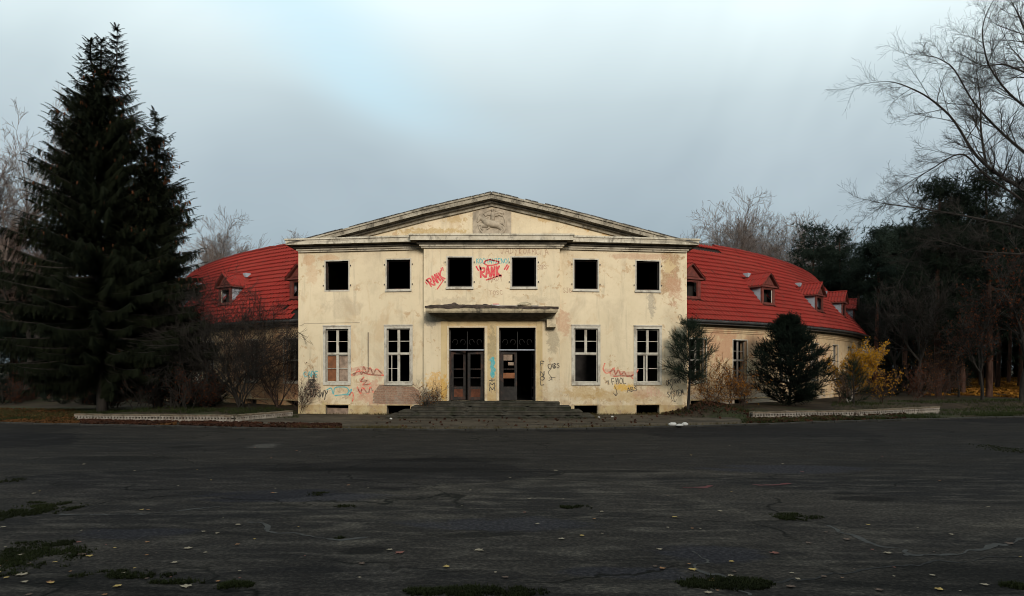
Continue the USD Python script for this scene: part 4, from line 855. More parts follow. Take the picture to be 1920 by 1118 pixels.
class Wood:
    """branches grown from a seed; keeps the segments by level and the twig ends"""
    def __init__(s, seed): s.rng = np.random.default_rng(seed); s.seg, s.tips = [], []
    def grow(s, p, d, L, r, lvl, top, kids, wander=.16, lift=.06, ang=(.45, .95), ratio=.62, start=.25, step=.4, rmin=.004):
        rng = s.rng; n = int(min(9, max(3 if lvl < top else 2, round(L / step)))); h = L / n; p = np.array(p, float); d = np.array(d, float) / np.linalg.norm(d)
        for i in range(n):
            r0, r1 = r * (1 - .8 * i / n), r * (1 - .8 * (i + 1) / n)
            d = d + rng.normal(0, wander, 3) * (.6 if lvl == 0 else 1) + np.array([0, 0, lift]); d /= np.linalg.norm(d)
            q = p + d * h; s.seg.append((p, q, max(r0, rmin), max(r1, rmin), lvl))
            if lvl < top and (i + 1) / n > start:
                k = kids[lvl] / (n * (1 - start)); k = int(k) + (rng.random() < k % 1)
                for _ in range(k):
                    t = np.cross(d, rng.normal(size=3)); t /= np.linalg.norm(t) + 1e-9; a = rng.uniform(*ang)
                    s.grow(p + (q - p) * rng.random(), d * math.cos(a) + t * math.sin(a), L * ratio * rng.uniform(.55, 1.1) * (1.15 - .5 * i / n), max(r0 * .55, rmin), lvl + 1, top, kids, wander, lift, ang, ratio, .15, step, rmin)
            p = q
        s.tips.append((p, d, lvl))
    def limb(s, pts, r0, r1, top, kids, L, lvl=1, **kw):
        """a limb along given points, with children along it"""
        P = smoothline(pts, 4) if np.shape(pts)[1] == 2 else np.array([np.array(pts)[0]] + [x for x in sm3(pts, 5)])
        n = len(P) - 1
        for i in range(n):
            a, b = r0 + (r1 - r0) * i / n, r0 + (r1 - r0) * (i + 1) / n
            s.seg.append((P[i], P[i + 1], a, b, lvl)); d = P[i + 1] - P[i]; d = d / (np.linalg.norm(d) + 1e-9)
            if i / n > .12:
                k = kids[0] / n; k = int(k) + (s.rng.random() < k % 1)
                for _ in range(k):
                    t = np.cross(d, s.rng.normal(size=3)); t /= np.linalg.norm(t); a_ = s.rng.uniform(.4, 1.0)
                    s.grow(P[i], d * math.cos(a_) + t * math.sin(a_), L * s.rng.uniform(.5, 1.1) * (1.2 - .6 * i / n), max(a * .5, .006), lvl + 1, top, [0] * (lvl + 1) + list(kids[1:]), **kw)
        s.grow(P[-1], P[-1] - P[-2], L * .8, r1, lvl + 1, top, [0] * (lvl + 1) + list(kids[1:]), **kw)
    def arrays(s, lo, hi, n):
        q = [x for x in s.seg if lo <= x[4] <= hi]
        if not q: return np.zeros((0, 3)), np.zeros((0, 4), int)
        return prisms([x[0] for x in q], [x[1] for x in q], np.array([x[2] for x in q]), np.array([x[3] for x in q]), n)
def sm3(pts, k):
    P = np.array(pts, float); t = np.linspace(0, len(P) - 1, k * (len(P) - 1) + 1); from_ = np.arange(len(P))
    return np.stack([PchipInterpolator(from_, P[:, c])(t) for c in range(3)], -1)[1:]
def quadleaf(l=.06, w=.045): return np.array([(0, 0, 0), (w / 2, .3 * w, l * .5), (0, 0, l), (-w / 2, .3 * w, l * .5)]), np.array([[0, 1, 2], [0, 2, 3]])
def needles(n, L, W, spread, seed, length=0.0):
    """a tuft (length 0) or a bottle brush of needles along +z, each a thin triangle"""
    rng = np.random.default_rng(seed); V, Fc = [], []
    for i in range(n):
        a = rng.uniform(0, 2 * np.pi); b = rng.uniform(.25, 1) * spread; z0 = length * (i + .5) / n
        d = np.array([math.cos(a) * math.sin(b), math.sin(a) * math.sin(b), math.cos(b)]); t = np.cross(d, rng.normal(size=3)); t /= np.linalg.norm(t)
        l = L * rng.uniform(.7, 1.1); o = np.array([0, 0, z0]); V += [o - t * W, o + t * W, o + d * l]; Fc.append([3 * i, 3 * i + 1, 3 * i + 2])
    return np.array(V), np.array(Fc)
def spray():
    """a spruce twig: a drooping spine with side shoots, along +z, hanging towards -y"""
    V, Fc = [], []
    for i in range(5):
        z = .06 + .9 * i / 5; y = -.28 * (i / 5) ** 2
        for s_ in (-1, 1):
            l = .34 * (1 - .6 * i / 5); V += [(0, y, z - .07), (0, y + .015, z + .09), (s_ * l, y - .10 * l / .3, z + .16)]; k = len(V); Fc.append([k - 3, k - 2, k - 1])
    V += [(-.03, 0, 0), (.03, 0, 0), (0, -.32, 1.05)]; k = len(V); Fc.append([k - 3, k - 2, k - 1])
    return np.array(V, float), np.array(Fc)
SPR = spray()
def put(name, label, cat, x, y, parts, group=None, z=None):
    """parts: (name, vertices, faces, material, smooth, kind) in the plant's own coordinates"""
    z = float(gz(x, y)) - .03 if z is None else z
    t = thing(name, label, cat, (x, y, z), group)
    for nm_, v, f_, mt, sm, kd in parts:
        if len(f_): raw(nm_, v, f_, M[mt], t, smooth=sm, **({'kind': kd} if kd else {}))
    return t
def spruce(seed, H, R, clear, tops, dens=1.0):
    rng = np.random.default_rng(seed); tr = MB(); P, Dr, Sc, br0, br1, brr = [], [], [], [], [], []; cones = []
    zs = np.linspace(-.1, H * .97, 14); lean = np.c_[.08 * np.sin(zs * .4 + seed), .05 * np.cos(zs * .5), zs]
    tr.tube(lean, .02 + .24 * (1 - zs / H) ** .9 * (H / 17), 9)
    for ox, oy, z0, h in tops:                                   # leaders
        L_ = np.array([(ox * .2, oy * .2, z0), (ox, oy, z0 + h * .35), (ox * 1.05, oy, z0 + h)]); tr.tube(sm3(np.vstack([L_[:1], L_]), 3), np.linspace(.07, .015, 9), 6)
    z = clear
    def branch(base, az, L, slope, tip):
        d0 = np.array([math.cos(az), math.sin(az), 0]); n = max(3, int(L / .22)); prev = base
        for i in range(1, n + 1):
            u_ = i / n; c_ = base + d0 * (L * u_) + np.array([0, 0, L * (slope * u_ + tip * u_ * u_)]); br0.append(prev); br1.append(c_); brr.append(.05 * L / 4 * (1 - u_ * .85) + .006); t_ = c_ - prev; t_ /= np.linalg.norm(t_)
            if u_ > .12:
                for s_ in (-1, 1):
                    side = np.array([-d0[1], d0[0], 0]) * s_; l = (.20 + .30 * (1 - abs(u_ - .45))) * min(1, L / 1.6 + .3) * rng.uniform(.7, 1.2)
                    for q in range(3 if L > 1.2 else 2):
                        dd = t_ * rng.uniform(.1, .8) + side * rng.uniform(.1, .9) + np.array([0, 0, -rng.uniform(.15, 1.6 if L > 1.2 else .5)])
                        P.append(prev + (c_ - prev) * rng.random()); Dr.append(dd); Sc.append(l)
            prev = c_
        P.append(prev); Dr.append(t_ + np.array([0, 0, .15])); Sc.append(.4 if L > 1 else .25)
        return prev
    while z < H - .5:
        t_ = (z - clear) / (H - clear); rad = R * (1 - t_) ** .72 * (.35 + .65 * min(1, (t_ + .06) / .18)) + .12
        nb = int(rng.integers(8, 12) * dens)
        for b_ in range(nb):
            L = rad * rng.uniform(.72, 1.12); az = rng.uniform(0, 2 * np.pi); at = np.array([np.interp(z, zs, lean[:, 0]), np.interp(z, zs, lean[:, 1]), z + rng.uniform(-.12, .12)])
            sl = -.38 + .62 * t_ + rng.normal(0, .07)
            e = branch(at, az, L, sl, .22)
            if t_ > .35 and rng.random() < .35:
                for q in range(rng.integers(1, 6)): cones.append(at + (e - at) * rng.uniform(.55, 1) + np.array([rng.normal(0, .08), rng.normal(0, .08), -.12]))
        z += .30 - .08 * t_
    for ox, oy, z0, h in tops:
        for zz in np.arange(z0 + .1, z0 + h, .27):
            for az in rng.uniform(0, 6.28, 5):
                L = .12 + .55 * (1 - (zz - z0) / h); branch(np.array([ox, oy, zz]), az, L * rng.uniform(.7, 1.2), .25, .25)
    v, f_ = stamp(*SPR, P, Dr, Sc, rng, roll=np.array([0, 0, 1.0]) + 0 * np.array(P))
    tv, tf = tr.arr(); bv, bf = prisms(br0, br1, np.array(brr), np.array(brr) * .8, 3)
    cm = trimesh.creation.icosphere(0, 1); cm = (cm.vertices * (.035, .035, .095), cm.faces)
    cv, cf = stamp(cm[0], cm[1], np.array(cones), np.tile([0, 0, -1.0], (len(cones), 1)) + rng.normal(0, .12, (len(cones), 3)), np.ones(len(cones)), rng)
    return [('trunk', tv, tf, 'bark_dark', True, None), ('branches', bv, np.vstack([bf[:, [0, 1, 2]], bf[:, [0, 2, 3]]]), 'bark_dark', False, 'stuff'), ('crown', v, f_, 'spruce', False, 'stuff'), ('cones', cv, cf, 'cone', False, 'stuff')]
def tris(f_): return np.vstack([f_[:, [0, 1, 2]], f_[:, [0, 2, 3]]]) if f_.shape[1] == 4 else f_
def bare(seed, H, spread, kids=(9, 6, 6, 5), top=4, mats=('bark_grey', 'bark_grey'), r=None, fork=.28, stems=1, leaf=None, nleaf=0, lift=.05, twig=.006, lean=.0, lsize=.07, ratio=.6, wander=.16, step=.45):
    w = Wood(seed); rng = w.rng; r = r or H * .016
    for k in range(stems):
        a = rng.uniform(0, 6.28); d0 = np.array([math.cos(a) * (.45 if stems > 1 else lean), math.sin(a) * (.45 if stems > 1 else lean), 1.0])
        p = np.array([rng.normal(0, .12) * (stems > 1), rng.normal(0, .12) * (stems > 1), 0]); n = 7; h = H * fork / n if stems == 1 else H * .12 / n
        d = d0 / np.linalg.norm(d0); rr = r if stems == 1 else r * rng.uniform(.5, 1)
        for i in range(n):
            d = d + rng.normal(0, .04, 3); d /= np.linalg.norm(d); q = p + d * h; w.seg.append((p, q, rr * (1 - .3 * i / n), rr * (1 - .3 * (i + 1) / n), 0)); p = q
        m_ = 4 if stems == 1 else 2
        for b in range(m_):
            a = 6.28 * b / m_ + rng.uniform(-.5, .5); sp = spread * rng.uniform(.6, 1.15)
            dd = d + np.array([math.cos(a) * sp, math.sin(a) * sp, .25]); L = H * (1 - fork) * rng.uniform(.62, .9) if stems == 1 else H * rng.uniform(.5, .85)
            w.grow(p, dd, L, rr * .62, 1, top, (0,) + tuple(kids), wander, lift, (.35, .85), ratio, .12, step, twig)
    out = [('trunk' if stems == 1 else 'stems', *w.arrays(0, 0, 7), mats[0], True, None if stems == 1 else 'stuff'), ('branches', *w.arrays(1, 2, 5), mats[0], False, None), ('twigs', *w.arrays(3, 9, 3), mats[1], False, 'stuff')]
    if leaf:
        q = [x for x in w.seg if x[4] >= max(2, top - 1)]; idx = rng.integers(0, len(q), nleaf)
        pos = np.array([q[i][0] + (q[i][1] - q[i][0]) * rng.random() for i in idx]) + rng.normal(0, .04, (nleaf, 3)); dr = rng.normal(size=(nleaf, 3)) + (0, 0, -.4)
        v, f_ = stamp(*quadleaf(lsize, lsize * .75), pos, dr, rng.uniform(.6, 1.3, nleaf), rng); out.append(('leaves', v, f_, leaf, False, 'stuff'))
    return [(a_, b_, tris(c_), *rest) for a_, b_, c_, *rest in out]
def pine(seed, H, R, bare_to=.5, tuft=.30, dens=1.0, mat='pine', bark='bark_pine', nbr=40):
    rng = np.random.default_rng(seed); tr = MB(); zs = np.linspace(-.1, H * .96, 10); lean = np.c_[.15 * np.sin(zs * .25 + seed), .15 * np.cos(zs * .2 + seed), zs]
    tr.tube(lean, .03 + H * .0125 * (1 - zs / H) ** .8, 8); b0, b1, brr, P, Dr = [], [], [], [], []
    for i in range(nbr):
        t_ = rng.random() ** .8; z = H * (bare_to + (1 - bare_to) * t_ * .97); L = R * (1 - .78 * t_ ** 1.5) * rng.uniform(.5, 1.1) * (.7 + .3 * min(1, t_ / .2)); az = rng.uniform(0, 6.28)
        d = np.array([math.cos(az), math.sin(az), rng.uniform(-.05, .45)]); p = np.array([np.interp(z, zs, lean[:, 0]), np.interp(z, zs, lean[:, 1]), z]); n = 4
        for k in range(n):
            d = d + rng.normal(0, .16, 3) + (0, 0, .06); d /= np.linalg.norm(d); q = p + d * L / n; b0.append(p); b1.append(q); brr.append(max(.008, .02 * L * (1 - k / n))); p = q
            if k >= 1:
                c_ = int((10 if k < 3 else 20) * dens * (L / R + .35)); off = rng.normal(0, 1, (c_, 3)) * np.array([.26, .26, .10]) * R / 2.6 * (.7 + .3 * k)
                P += list(q + off); Dr += list(off + np.array([0, 0, .25]) + d * .3)
    nd = needles(13, tuft, .016, 1.9, seed)
    v, f_ = stamp(*nd, P, Dr, rng.uniform(.7, 1.25, len(P)), rng); tv, tf = tr.arr(); bv, bf = prisms(b0, b1, np.array(brr), np.array(brr) * .75, 4)
    return [('trunk', tv, tris(tf), bark, True, None), ('branches', bv, tris(bf), 'bark_dark', False, 'stuff'), ('crown', v, f_, mat, False, 'stuff')]
def sapling_pine(seed, H, R, bare_to, nwhorl, brush, mat, per=5, up=.5, bulge=.35, shoots=7):
    """a young pine whose branches carry bottle-brush shoots that turn upwards"""
    rng = np.random.default_rng(seed); tr = MB(); zs = np.linspace(-.1, H * .95, 9); lean = np.c_[.05 * np.sin(zs * 1.2 + seed), .04 * np.cos(zs * 1.4), zs]; tr.tube(lean, .012 + .014 * H * (1 - zs / H), 7)
    b0, b1, brr, P, Dr, Sc = [], [], [], [], [], []
    for wv in range(nwhorl):
        t_ = wv / (nwhorl - 1); z = H * (bare_to + (.94 - bare_to) * t_)
        prof = np.interp(t_, [0, bulge, 1], [.62, 1, .12])
        for b in range(per + int(rng.integers(0, 2))):
            az = rng.uniform(0, 6.28); L = R * prof * rng.uniform(.7, 1.12) + .1; d = np.array([math.cos(az), math.sin(az), up * (.3 + t_)]); p = np.array([np.interp(z, zs, lean[:, 0]), np.interp(z, zs, lean[:, 1]), z + rng.uniform(-.08, .08)]); n = 5
            for k in range(n):
                d = d + rng.normal(0, .1, 3) + (0, 0, .08); d /= np.linalg.norm(d); q = p + d * L / n; b0.append(p); b1.append(q); brr.append(.006 + .012 * L * (1 - k / n))
                if k >= 1:
                    for s_ in range(shoots if k == n - 1 else max(2, shoots // 2)):
                        t2 = np.cross(d, rng.normal(size=3)); t2 /= np.linalg.norm(t2); P.append(p + (q - p) * rng.random()); Dr.append(d + t2 * rng.uniform(.4, 1.7) + (0, 0, .45)); Sc.append(rng.uniform(.6, 1.15) * min(1, .45 + L))
                p = q
            P.append(p); Dr.append(d + (0, 0, .3)); Sc.append(1.1)
    for k in range(4): P.append((lean[-1, 0], lean[-1, 1], H * .93)); Dr.append(np.array([rng.normal(0, .35), rng.normal(0, .35), 1])); Sc.append(1.2 if k == 0 else .8)
    v, f_ = stamp(*brush, P, Dr, Sc, rng); tv, tf = tr.arr(); bv, bf = prisms(b0, b1, np.array(brr), np.array(brr) * .7, 4)
    return [('trunk', tv, tris(tf), 'bark_dark', True, None), ('branches', bv, tris(bf), 'bark_dark', False, 'stuff'), ('crown', v, f_, mat, False, 'stuff')]
def at(px, D): return S(px, D), D + CAMY
def cls(name, parts):
    """a class prim that copies refer to"""
    c_ = '/World/Looks/' if 0 else '/'; path = '/_class_' + name; stage.CreateClassPrim(path)
    for nm_, v, f_, mt, sm, kd in parts:
        if len(f_): m_ = usdkit.mesh(stage, path + '/' + nm_, (v, f_), M[mt], sm); data(m_.GetPrim(), kind=kd)
    return path
def copy(path, name, label, cat, x, y, rz=0, sc=1.0, group=None, z=None):
    xf = UsdGeom.Xform.Define(stage, path_for(name, None)); z = float(gz(x, y)) - .03 if z is None else z
    xf.AddTranslateOp().Set(Gf.Vec3d(float(x), float(y), z)); xf.AddRotateZOp().Set(rz); xf.AddScaleOp().Set(Gf.Vec3f(sc, sc, sc))
    p_ = xf.GetPrim(); p_.GetReferences().AddInternalReference(path); p_.SetInstanceable(True); data(p_, label=label, category=cat, group=group)

# ------------------------------------------------------------------ trees on the left
x, y = at(188, 32.2); put('spruce_tree', 'tallest dark spruce with three leading tops and brown cones, far left of the mansion', 'tree', x, y, spruce(1, 15.9, 4.7, 1.5, [(-.42, 0, 15.2, 1.55), (-.02, .1, 15.3, 1.5), (.72, 0, 14.6, 2.6)]))
x, y = at(292, 33.2); put('spruce_tree', 'smaller slender spruce leaning against the right side of the tallest spruce', 'tree', x, y, spruce(2, 13.0, 2.9, 1.7, [(0, 0, 12.2, 1.7)]))
x, y = at(-12, 50); put('bare_tree', 'tall pale bare tree with fine twigs at the left edge behind the spruce', 'tree', x, y, bare(5, 20.8, .6, (11, 8, 6, 3), 5, ('bark_pale', 'bark_pale'), .32, .26, twig=.010, step=1.0, ratio=.55))
x, y = at(48, 44); put('bare_tree', 'lower brown bare tree under the tall pale one at the left edge', 'tree', x, y, bare(6, 12.5, .6, (8, 6, 6, 5), 4, ('bark_dark', 'bark_red'), .2, .25, twig=.010, step=.6))
BGA = cls('far_bare_a', bare(13, 18, .68, (11, 8, 6, 3), 5, ('bark_grey', 'bark_pale'), .16, .2, twig=.011, step=.8))
BGB = cls('far_bare_b', bare(15, 18, .68, (11, 8, 6, 3), 5, ('bark_grey', 'bark_pale'), .16, .2, twig=.011, step=.8))
for k, (px, D, H, lab) in enumerate(((365, 72, 15.8, 'leftmost pale bare tree showing above the left wing roof'), (425, 74, 15.4, 'middle pale bare tree showing above the left wing roof'), (480, 78, 15.6, 'faint bare tree above the left wing roof nearest the pediment'),
                                     (1345, 80, 17.6, 'leftmost bare tree behind the right wing roof, beside the cornice end'), (1380, 84, 17.2, 'second bare tree from the cornice end behind the right wing roof'), (1412, 78, 17.8, 'middle bare tree behind the right wing roof'), (1440, 83, 17.4, 'fourth bare tree from the cornice end behind the right wing roof'), (1472, 80, 17.0, 'rightmost bare tree behind the right wing roof, next to the pines'))):
    x, y = at(px, D); copy((BGA, BGB)[k % 2], 'bare_tree', lab, 'tree', x, y, 77.0 * k, H / 18.0)
# shrubs before the left wing
for px, D, H, sd, st, lf, nl, lab, sp in ((452, 33.2, 5.7, 21, 8, None, 0, 'large bare shrub with crooked black stems before the left wing, nearest the central block', .6), (330, 32.6, 5.6, 22, 6, None, 0, 'bare dark shrub under the smaller spruce before the left wing', .8), (395, 34.0, 4.3, 23, 5, 'rust', 260, 'bare shrub with a few rusty leaves between two larger shrubs before the left wing', .8), (520, 34.0, 4.0, 24, 5, 'rust', 160, 'thin reddish shrub against the corner of the central block and left wing', .5), (345, 31.2, 2.3, 25, 5, 'rust', 420, 'low shrub with red brown leaves behind the left low wall', .7), (262, 31.5, 2.6, 26, 6, 'rust', 150, 'low dark bush behind the left low wall at the foot of the spruces', .8)):
    x, y = at(px, D); put('shrub', lab, 'shrub', x, y, bare(sd, H, sp, ((6, 6, 6) if H > 5 else (5, 5, 5)), 4 if H > 3 else 3, ('bark_dark' if sd != 24 else 'bark_red',) * 2, .07 if H > 3 else .03, .2, st, lf, nl, twig=.0055, step=.28, ratio=.62, lift=.03, wander=.2))
# ------------------------------------------------------------------ right side, near
BR1 = needles(34, .080, .0045, 1.0, 1, .34); BR2 = needles(26, .095, .008, 1.05, 2, .30)
x, y = at(1291, 29.9); put('young_pine', 'slim young pine with upturned shoots at the right corner of the central block', 'tree', x, y, sapling_pine(31, 3.75, 1.12, .30, 11, BR1, 'young_pine', 7, .5, .3, 9))
x, y = at(1480, 34.4); put('young_pine', 'broad dense dark young pine before the right wing', 'tree', x, y, sapling_pine(132, 4.25, 2.15, .04, 18, BR2, 'dense_pine', 13, .3, .22, 15))
x, y = at(1600, 36.4); put('young_pine', 'small young pine sapling in front of the yellow birch', 'tree', x, y, sapling_pine(33, 2.1, .75, .1, 6, BR2, 'young_pine', 5, .4, .2, 5))
x, y = at(1594, 38); put('birch_tree', 'small birch covered in bright yellow leaves at the end of the right wing', 'tree', x, y, bare(134, 3.4, .27, (8, 6, 5), 4, ('bark_birch', 'bark_grey'), .05, .14, 5, 'yellow', 8200, twig=.004, step=.3, lsize=.085, ratio=.5, wander=.11))
for px, D, H, sd, lf, nl, lab, sp in ((1328, 33.0, 2.3, 41, 'orange', 700, 'sparse shrub with orange leaves right beside the slim young pine', .6), (1372, 33.6, 2.5, 42, 'orange', 800, 'sparse shrub with olive and orange leaves before the first clear window of the right wing', .6), (1392, 33.8, 1.7, 43, 'orange', 500, 'low orange shrub at the left foot of the broad dense pine', .7), (1575, 36.5, 1.6, 44, None, 0, 'thin leafless shrub between the dense pine and the small sapling', .5), (1655, 37.0, 1.9, 45, 'yellow', 350, 'low shrub with scattered yellow leaves right of the yellow birch', .7), (1712, 38.0, 2.0, 46, 'rust', 650, 'rusty red shrub behind the right end of the low wall', .7), (1765, 42.0, 2.6, 47, 'rust', 420, 'brown leaved bush at the edge of the dark forest', .6), (1752, 44.0, 3.2, 48, 'orange', 300, 'tall thin shrub with yellow green leaves at the forest edge', .4)):
    x, y = at(px, D); put('shrub', lab, 'shrub', x, y, bare(sd, H, sp, (6, 5, 5), 3, ('bark_red', 'bark_red'), .022, .15, 5, lf, nl, twig=.004, step=.26, lsize=.075))
put('shrub', 'dry weed bush with orange leaves beside the entrance steps', 'shrub', -2.75, -.95, bare(51, 1.45, .5, (6, 5, 5), 3, ('bark_red', 'bark_grey'), .012, .15, 6, 'orange', 380, twig=.0035, step=.2, lsize=.055), z=.0)
put('shrub', 'reddish climbing twig at the left corner of the central block', 'shrub', -8.25, .5, bare(52, 1.9, .3, (6, 5), 3, ('bark_red', 'bark_red'), .012, .15, 4, 'rust', 260, twig=.0035, step=.2, lsize=.06), z=.0)
# ------------------------------------------------------------------ the great bare tree at the right edge
w = Wood(71); X0, Y0 = at(1985, 34); Z0 = float(gz(X0, Y0)); D0 = 34.0
def pt(px, py, dy=0.0): D = D0 + dy; return np.array([S(px, D) - X0, dy, CAMZ - (py - HZ) / F * D - Z0])
tr = [np.array([0, 0, -.1])] + [pt(*q) for q in ((1985, 600), (1980, 480), (1975, 390), (1968, 300, .3), (1960, 200, .4), (1950, 90, .5))]
P = np.vstack([tr[0], sm3(tr, 5)])
for i in range(len(P) - 1): w.seg.append((P[i], P[i + 1], .27 * (1 - .8 * i / len(P)) + .02, .27 * (1 - .8 * (i + 1) / len(P)) + .02, 0))
LIMBS = []
kw = dict(wander=.13, lift=.035, ang=(.4, 1.05), ratio=.56, step=.4, rmin=.003)
for pts, r0, L in (([(1975, 395), (1920, 355, -.3), (1870, 325, -.5), (1830, 290, -.8), (1780, 215, -1.2), (1720, 170, -1.5), (1668, 152, -1.6)], .11, 1.9), ([(1850, 310, -.6), (1840, 250, -.3), (1838, 190, 0), (1830, 130, .2)], .06, 1.6), ([(1968, 320, .3), (1915, 280, .7), (1870, 240, 1), (1825, 190, 1.3), (1780, 120, 1.5), (1740, 104, 1.6)], .08, 1.9), ([(1960, 220, .4), (1910, 190, 0), (1872, 150, -.4), (1850, 110, -.8), (1842, 60, -1), (1858, 8, -1)], .06, 1.7), ([(1955, 150, .4), (1905, 128, .8), (1880, 120, 1), (1845, 122, 1.6), (1815, 108, 2)], .05, 1.3),
                   ([(1972, 430), (1910, 370, .4), (1850, 330, .8), (1800, 288, 1.2), (1740, 320, 1.6), (1690, 350, 1.8)], .07, 1.8), ([(1978, 450), (1910, 425, -.6), (1840, 410, -1), (1760, 395, -1.4), (1690, 385, -1.6), (1642, 378, -1.6)], .06, 1.4), ([(1960, 200), (1930, 90, 1), (1915, 40, 1), (1895, 0, 1)], .09, 2.2), ([(1975, 380), (2010, 280, 0), (2060, 180, 0)], .1, 2.4), ([(1980, 480), (1900, 475, .8), (1830, 470, 1.5), (1750, 450, 2.2), (1700, 500, 2.6)], .06, 1.6)):
    _n0 = len(w.seg)
    w.limb([pt(*q) for q in pts], r0, .016, 4, (21, 8, 8), L * 1.4, 1, **kw)
    LIMBS.append([x for x in w.seg[_n0:] if x[4] == 1])
put('bare_tree', 'great bare tree with spreading crooked limbs at the right edge', 'tree', X0, Y0, [('trunk', *((lambda a: (a[0], tris(a[1])))(w.arrays(0, 0, 8))), 'bark_dark', True, None), *[('limb', *((lambda a: (a[0], tris(a[1])))(prisms([x[0] for x in q], [x[1] for x in q], np.array([x[2] for x in q]), np.array([x[3] for x in q]), 6))), 'bark_dark', False, None) for q in LIMBS], ('twigs', *((lambda a: (a[0], tris(a[1])))(w.arrays(2, 9, 3))), 'bark_dark', False, 'stuff')])
# ------------------------------------------------------------------ pines and dark wood on the right
PA = cls('pine_a', pine(81, 14, 2.9, .40, .28, 2.6, mat='hazed_pine', nbr=40)); PB = cls('pine_b', pine(82, 14, 2.5, .5, .28, 2.4, mat='hazed_pine', nbr=36)); PC = cls('pine_c', pine(83, 14, 3.1, .3, .30, 2.2, nbr=54)); PD = cls('pine_d', pine(84, 14, 3.4, .12, .38, 1.3, nbr=80))
RD = cls('rusty_tree', bare(85, 9, .7, (7, 6, 5), 4, ('bark_dark', 'bark_dark'), .14, .25, 1, 'rust', 900, twig=.010, step=.6, lsize=.16))
DK = cls('dark_bare_tree', bare(86, 10, .6, (8, 6, 6), 4, ('bark_dark', 'bark_dark'), .16, .3, twig=.010, step=.6))
rng = np.random.default_rng(90)
def top_scale(py, D, H): return (CAMZ + (HZ - py) / F * D) / H
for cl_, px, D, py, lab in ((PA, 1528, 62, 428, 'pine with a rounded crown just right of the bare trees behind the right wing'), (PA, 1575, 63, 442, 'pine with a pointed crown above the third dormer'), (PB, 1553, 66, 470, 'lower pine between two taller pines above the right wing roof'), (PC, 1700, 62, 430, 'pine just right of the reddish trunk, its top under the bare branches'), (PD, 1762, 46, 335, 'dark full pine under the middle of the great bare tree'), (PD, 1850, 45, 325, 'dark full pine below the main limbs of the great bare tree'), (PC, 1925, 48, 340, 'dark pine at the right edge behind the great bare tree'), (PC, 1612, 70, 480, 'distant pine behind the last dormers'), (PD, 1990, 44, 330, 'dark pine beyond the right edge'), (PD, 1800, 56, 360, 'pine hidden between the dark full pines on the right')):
    x, y = at(px, D); copy(cl_, 'pine_tree', lab, 'tree', x, y, float(rng.uniform(0, 360)), float(top_scale(py, D, 14)))
for px, D, py, lab in ((1842, 40, 545, 'rust leaved tree low in the dark wood near the right edge'), (1798, 44, 600, 'smaller rust leaved tree in the dark wood left of the other'), (1915, 39, 470, 'tall rust leaved tree cut by the right edge')):
    x, y = at(px, D); copy(RD, 'rusty_tree', lab, 'tree', x, y, float(rng.uniform(0, 360)), float(top_scale(py, D, 9)))
for px, D, py, lab in ((1725, 44, 520, 'grey leafless tree in the dark wood below the long bare branch'), (1778, 52, 480, 'leafless tree deep in the wood behind the rust leaves'), (1680, 50, 540, 'leafless tree beside the reddish pine trunk')):
    x, y = at(px, D); copy(DK, 'bare_tree', lab, 'tree', x, y, float(rng.uniform(0, 360)), float(top_scale(py, D, 10)))
for k, (px, D) in enumerate(((1692, 60), (1760, 66), (1808, 72), (1838, 70), (1862, 78), (1893, 84), (1872, 64), (1912, 70))):
    x, y = at(px, D); copy(PB, 'pine_tree', 'slim dark trunked pine standing in the shade of the right-hand wood', 'tree', x, y, float(rng.uniform(0, 360)), float(rng.uniform(.95, 1.15)), 'slim pines deep in the right-hand wood')
for cl_, px, D, py, lab in ((PD, 28, 52, 430, 'dark conifer at the left edge under the bare trees'), (PD, 95, 46, 470, 'dark conifer behind the left side of the tallest spruce'), (PD, 150, 50, 520, 'dark conifer behind the trunk of the tallest spruce'), (PC, -40, 46, 450, 'dark conifer beyond the left edge')):
    x, y = at(px, D); copy(cl_, 'pine_tree', lab, 'tree', x, y, float(rng.uniform(0, 360)), float(top_scale(py, D, 14)))
x, y = at(1645, 56); put('pine_tree', 'tall pine with a reddish bare trunk right of the wing end', 'tree', x, y, pine(87, 12.4, 2.6, .60, .28, 2.4, mat='hazed_pine', bark='bark_red_pine', nbr=42))
# far wood: one mass, with an added unseen row behind the camera
def instancer(name, path_protos, pos, scales, rots, **kw):
    pi = UsdGeom.PointInstancer.Define(stage, path_for(name, None)); base = str(pi.GetPath()); ps = []
    for k, c_ in enumerate(path_protos):
        xf = UsdGeom.Xform.Define(stage, base + '/tree_%d' % k); xf.GetPrim().GetReferences().AddInternalReference(c_); ps.append(xf.GetPath())
    pi.CreatePrototypesRel().SetTargets(ps); n = len(pos); rg = np.random.default_rng(4)
    pi.CreateProtoIndicesAttr(Vt.IntArray.FromNumpy(rg.integers(0, len(ps), n).astype(np.int32))); pi.CreatePositionsAttr(Vt.Vec3fArray.FromNumpy(np.asarray(pos, np.float32)))
    pi.CreateOrientationsAttr(Vt.QuathArray([Gf.Quath(math.cos(a / 2), 0, 0, math.sin(a / 2)) for a in rots])); pi.CreateScalesAttr(Vt.Vec3fArray.FromNumpy(np.repeat(np.asarray(scales, np.float32)[:, None], 3, 1)))
    data(pi.GetPrim(), **kw)
pos, scs, rots = [], [], []; rng = np.random.default_rng(91)
def plant(px0, px1, D0_, D1, py, n):
    for _ in range(n):
        D = rng.uniform(D0_, D1); px = rng.uniform(px0, px1); x, y = at(px, D); pos.append((x, y, float(gz(x, y)) - .05)); scs.append(top_scale(py + rng.uniform(-15, 40), D, 14)); rots.append(rng.uniform(0, 6.28))
plant(1660, 2500, 88, 140, 440, 110); plant(1480, 1700, 90, 120, 520, 26); plant(1690, 1800, 66, 90, 440, 10); plant(1930, 2400, 50, 88, 380, 30)
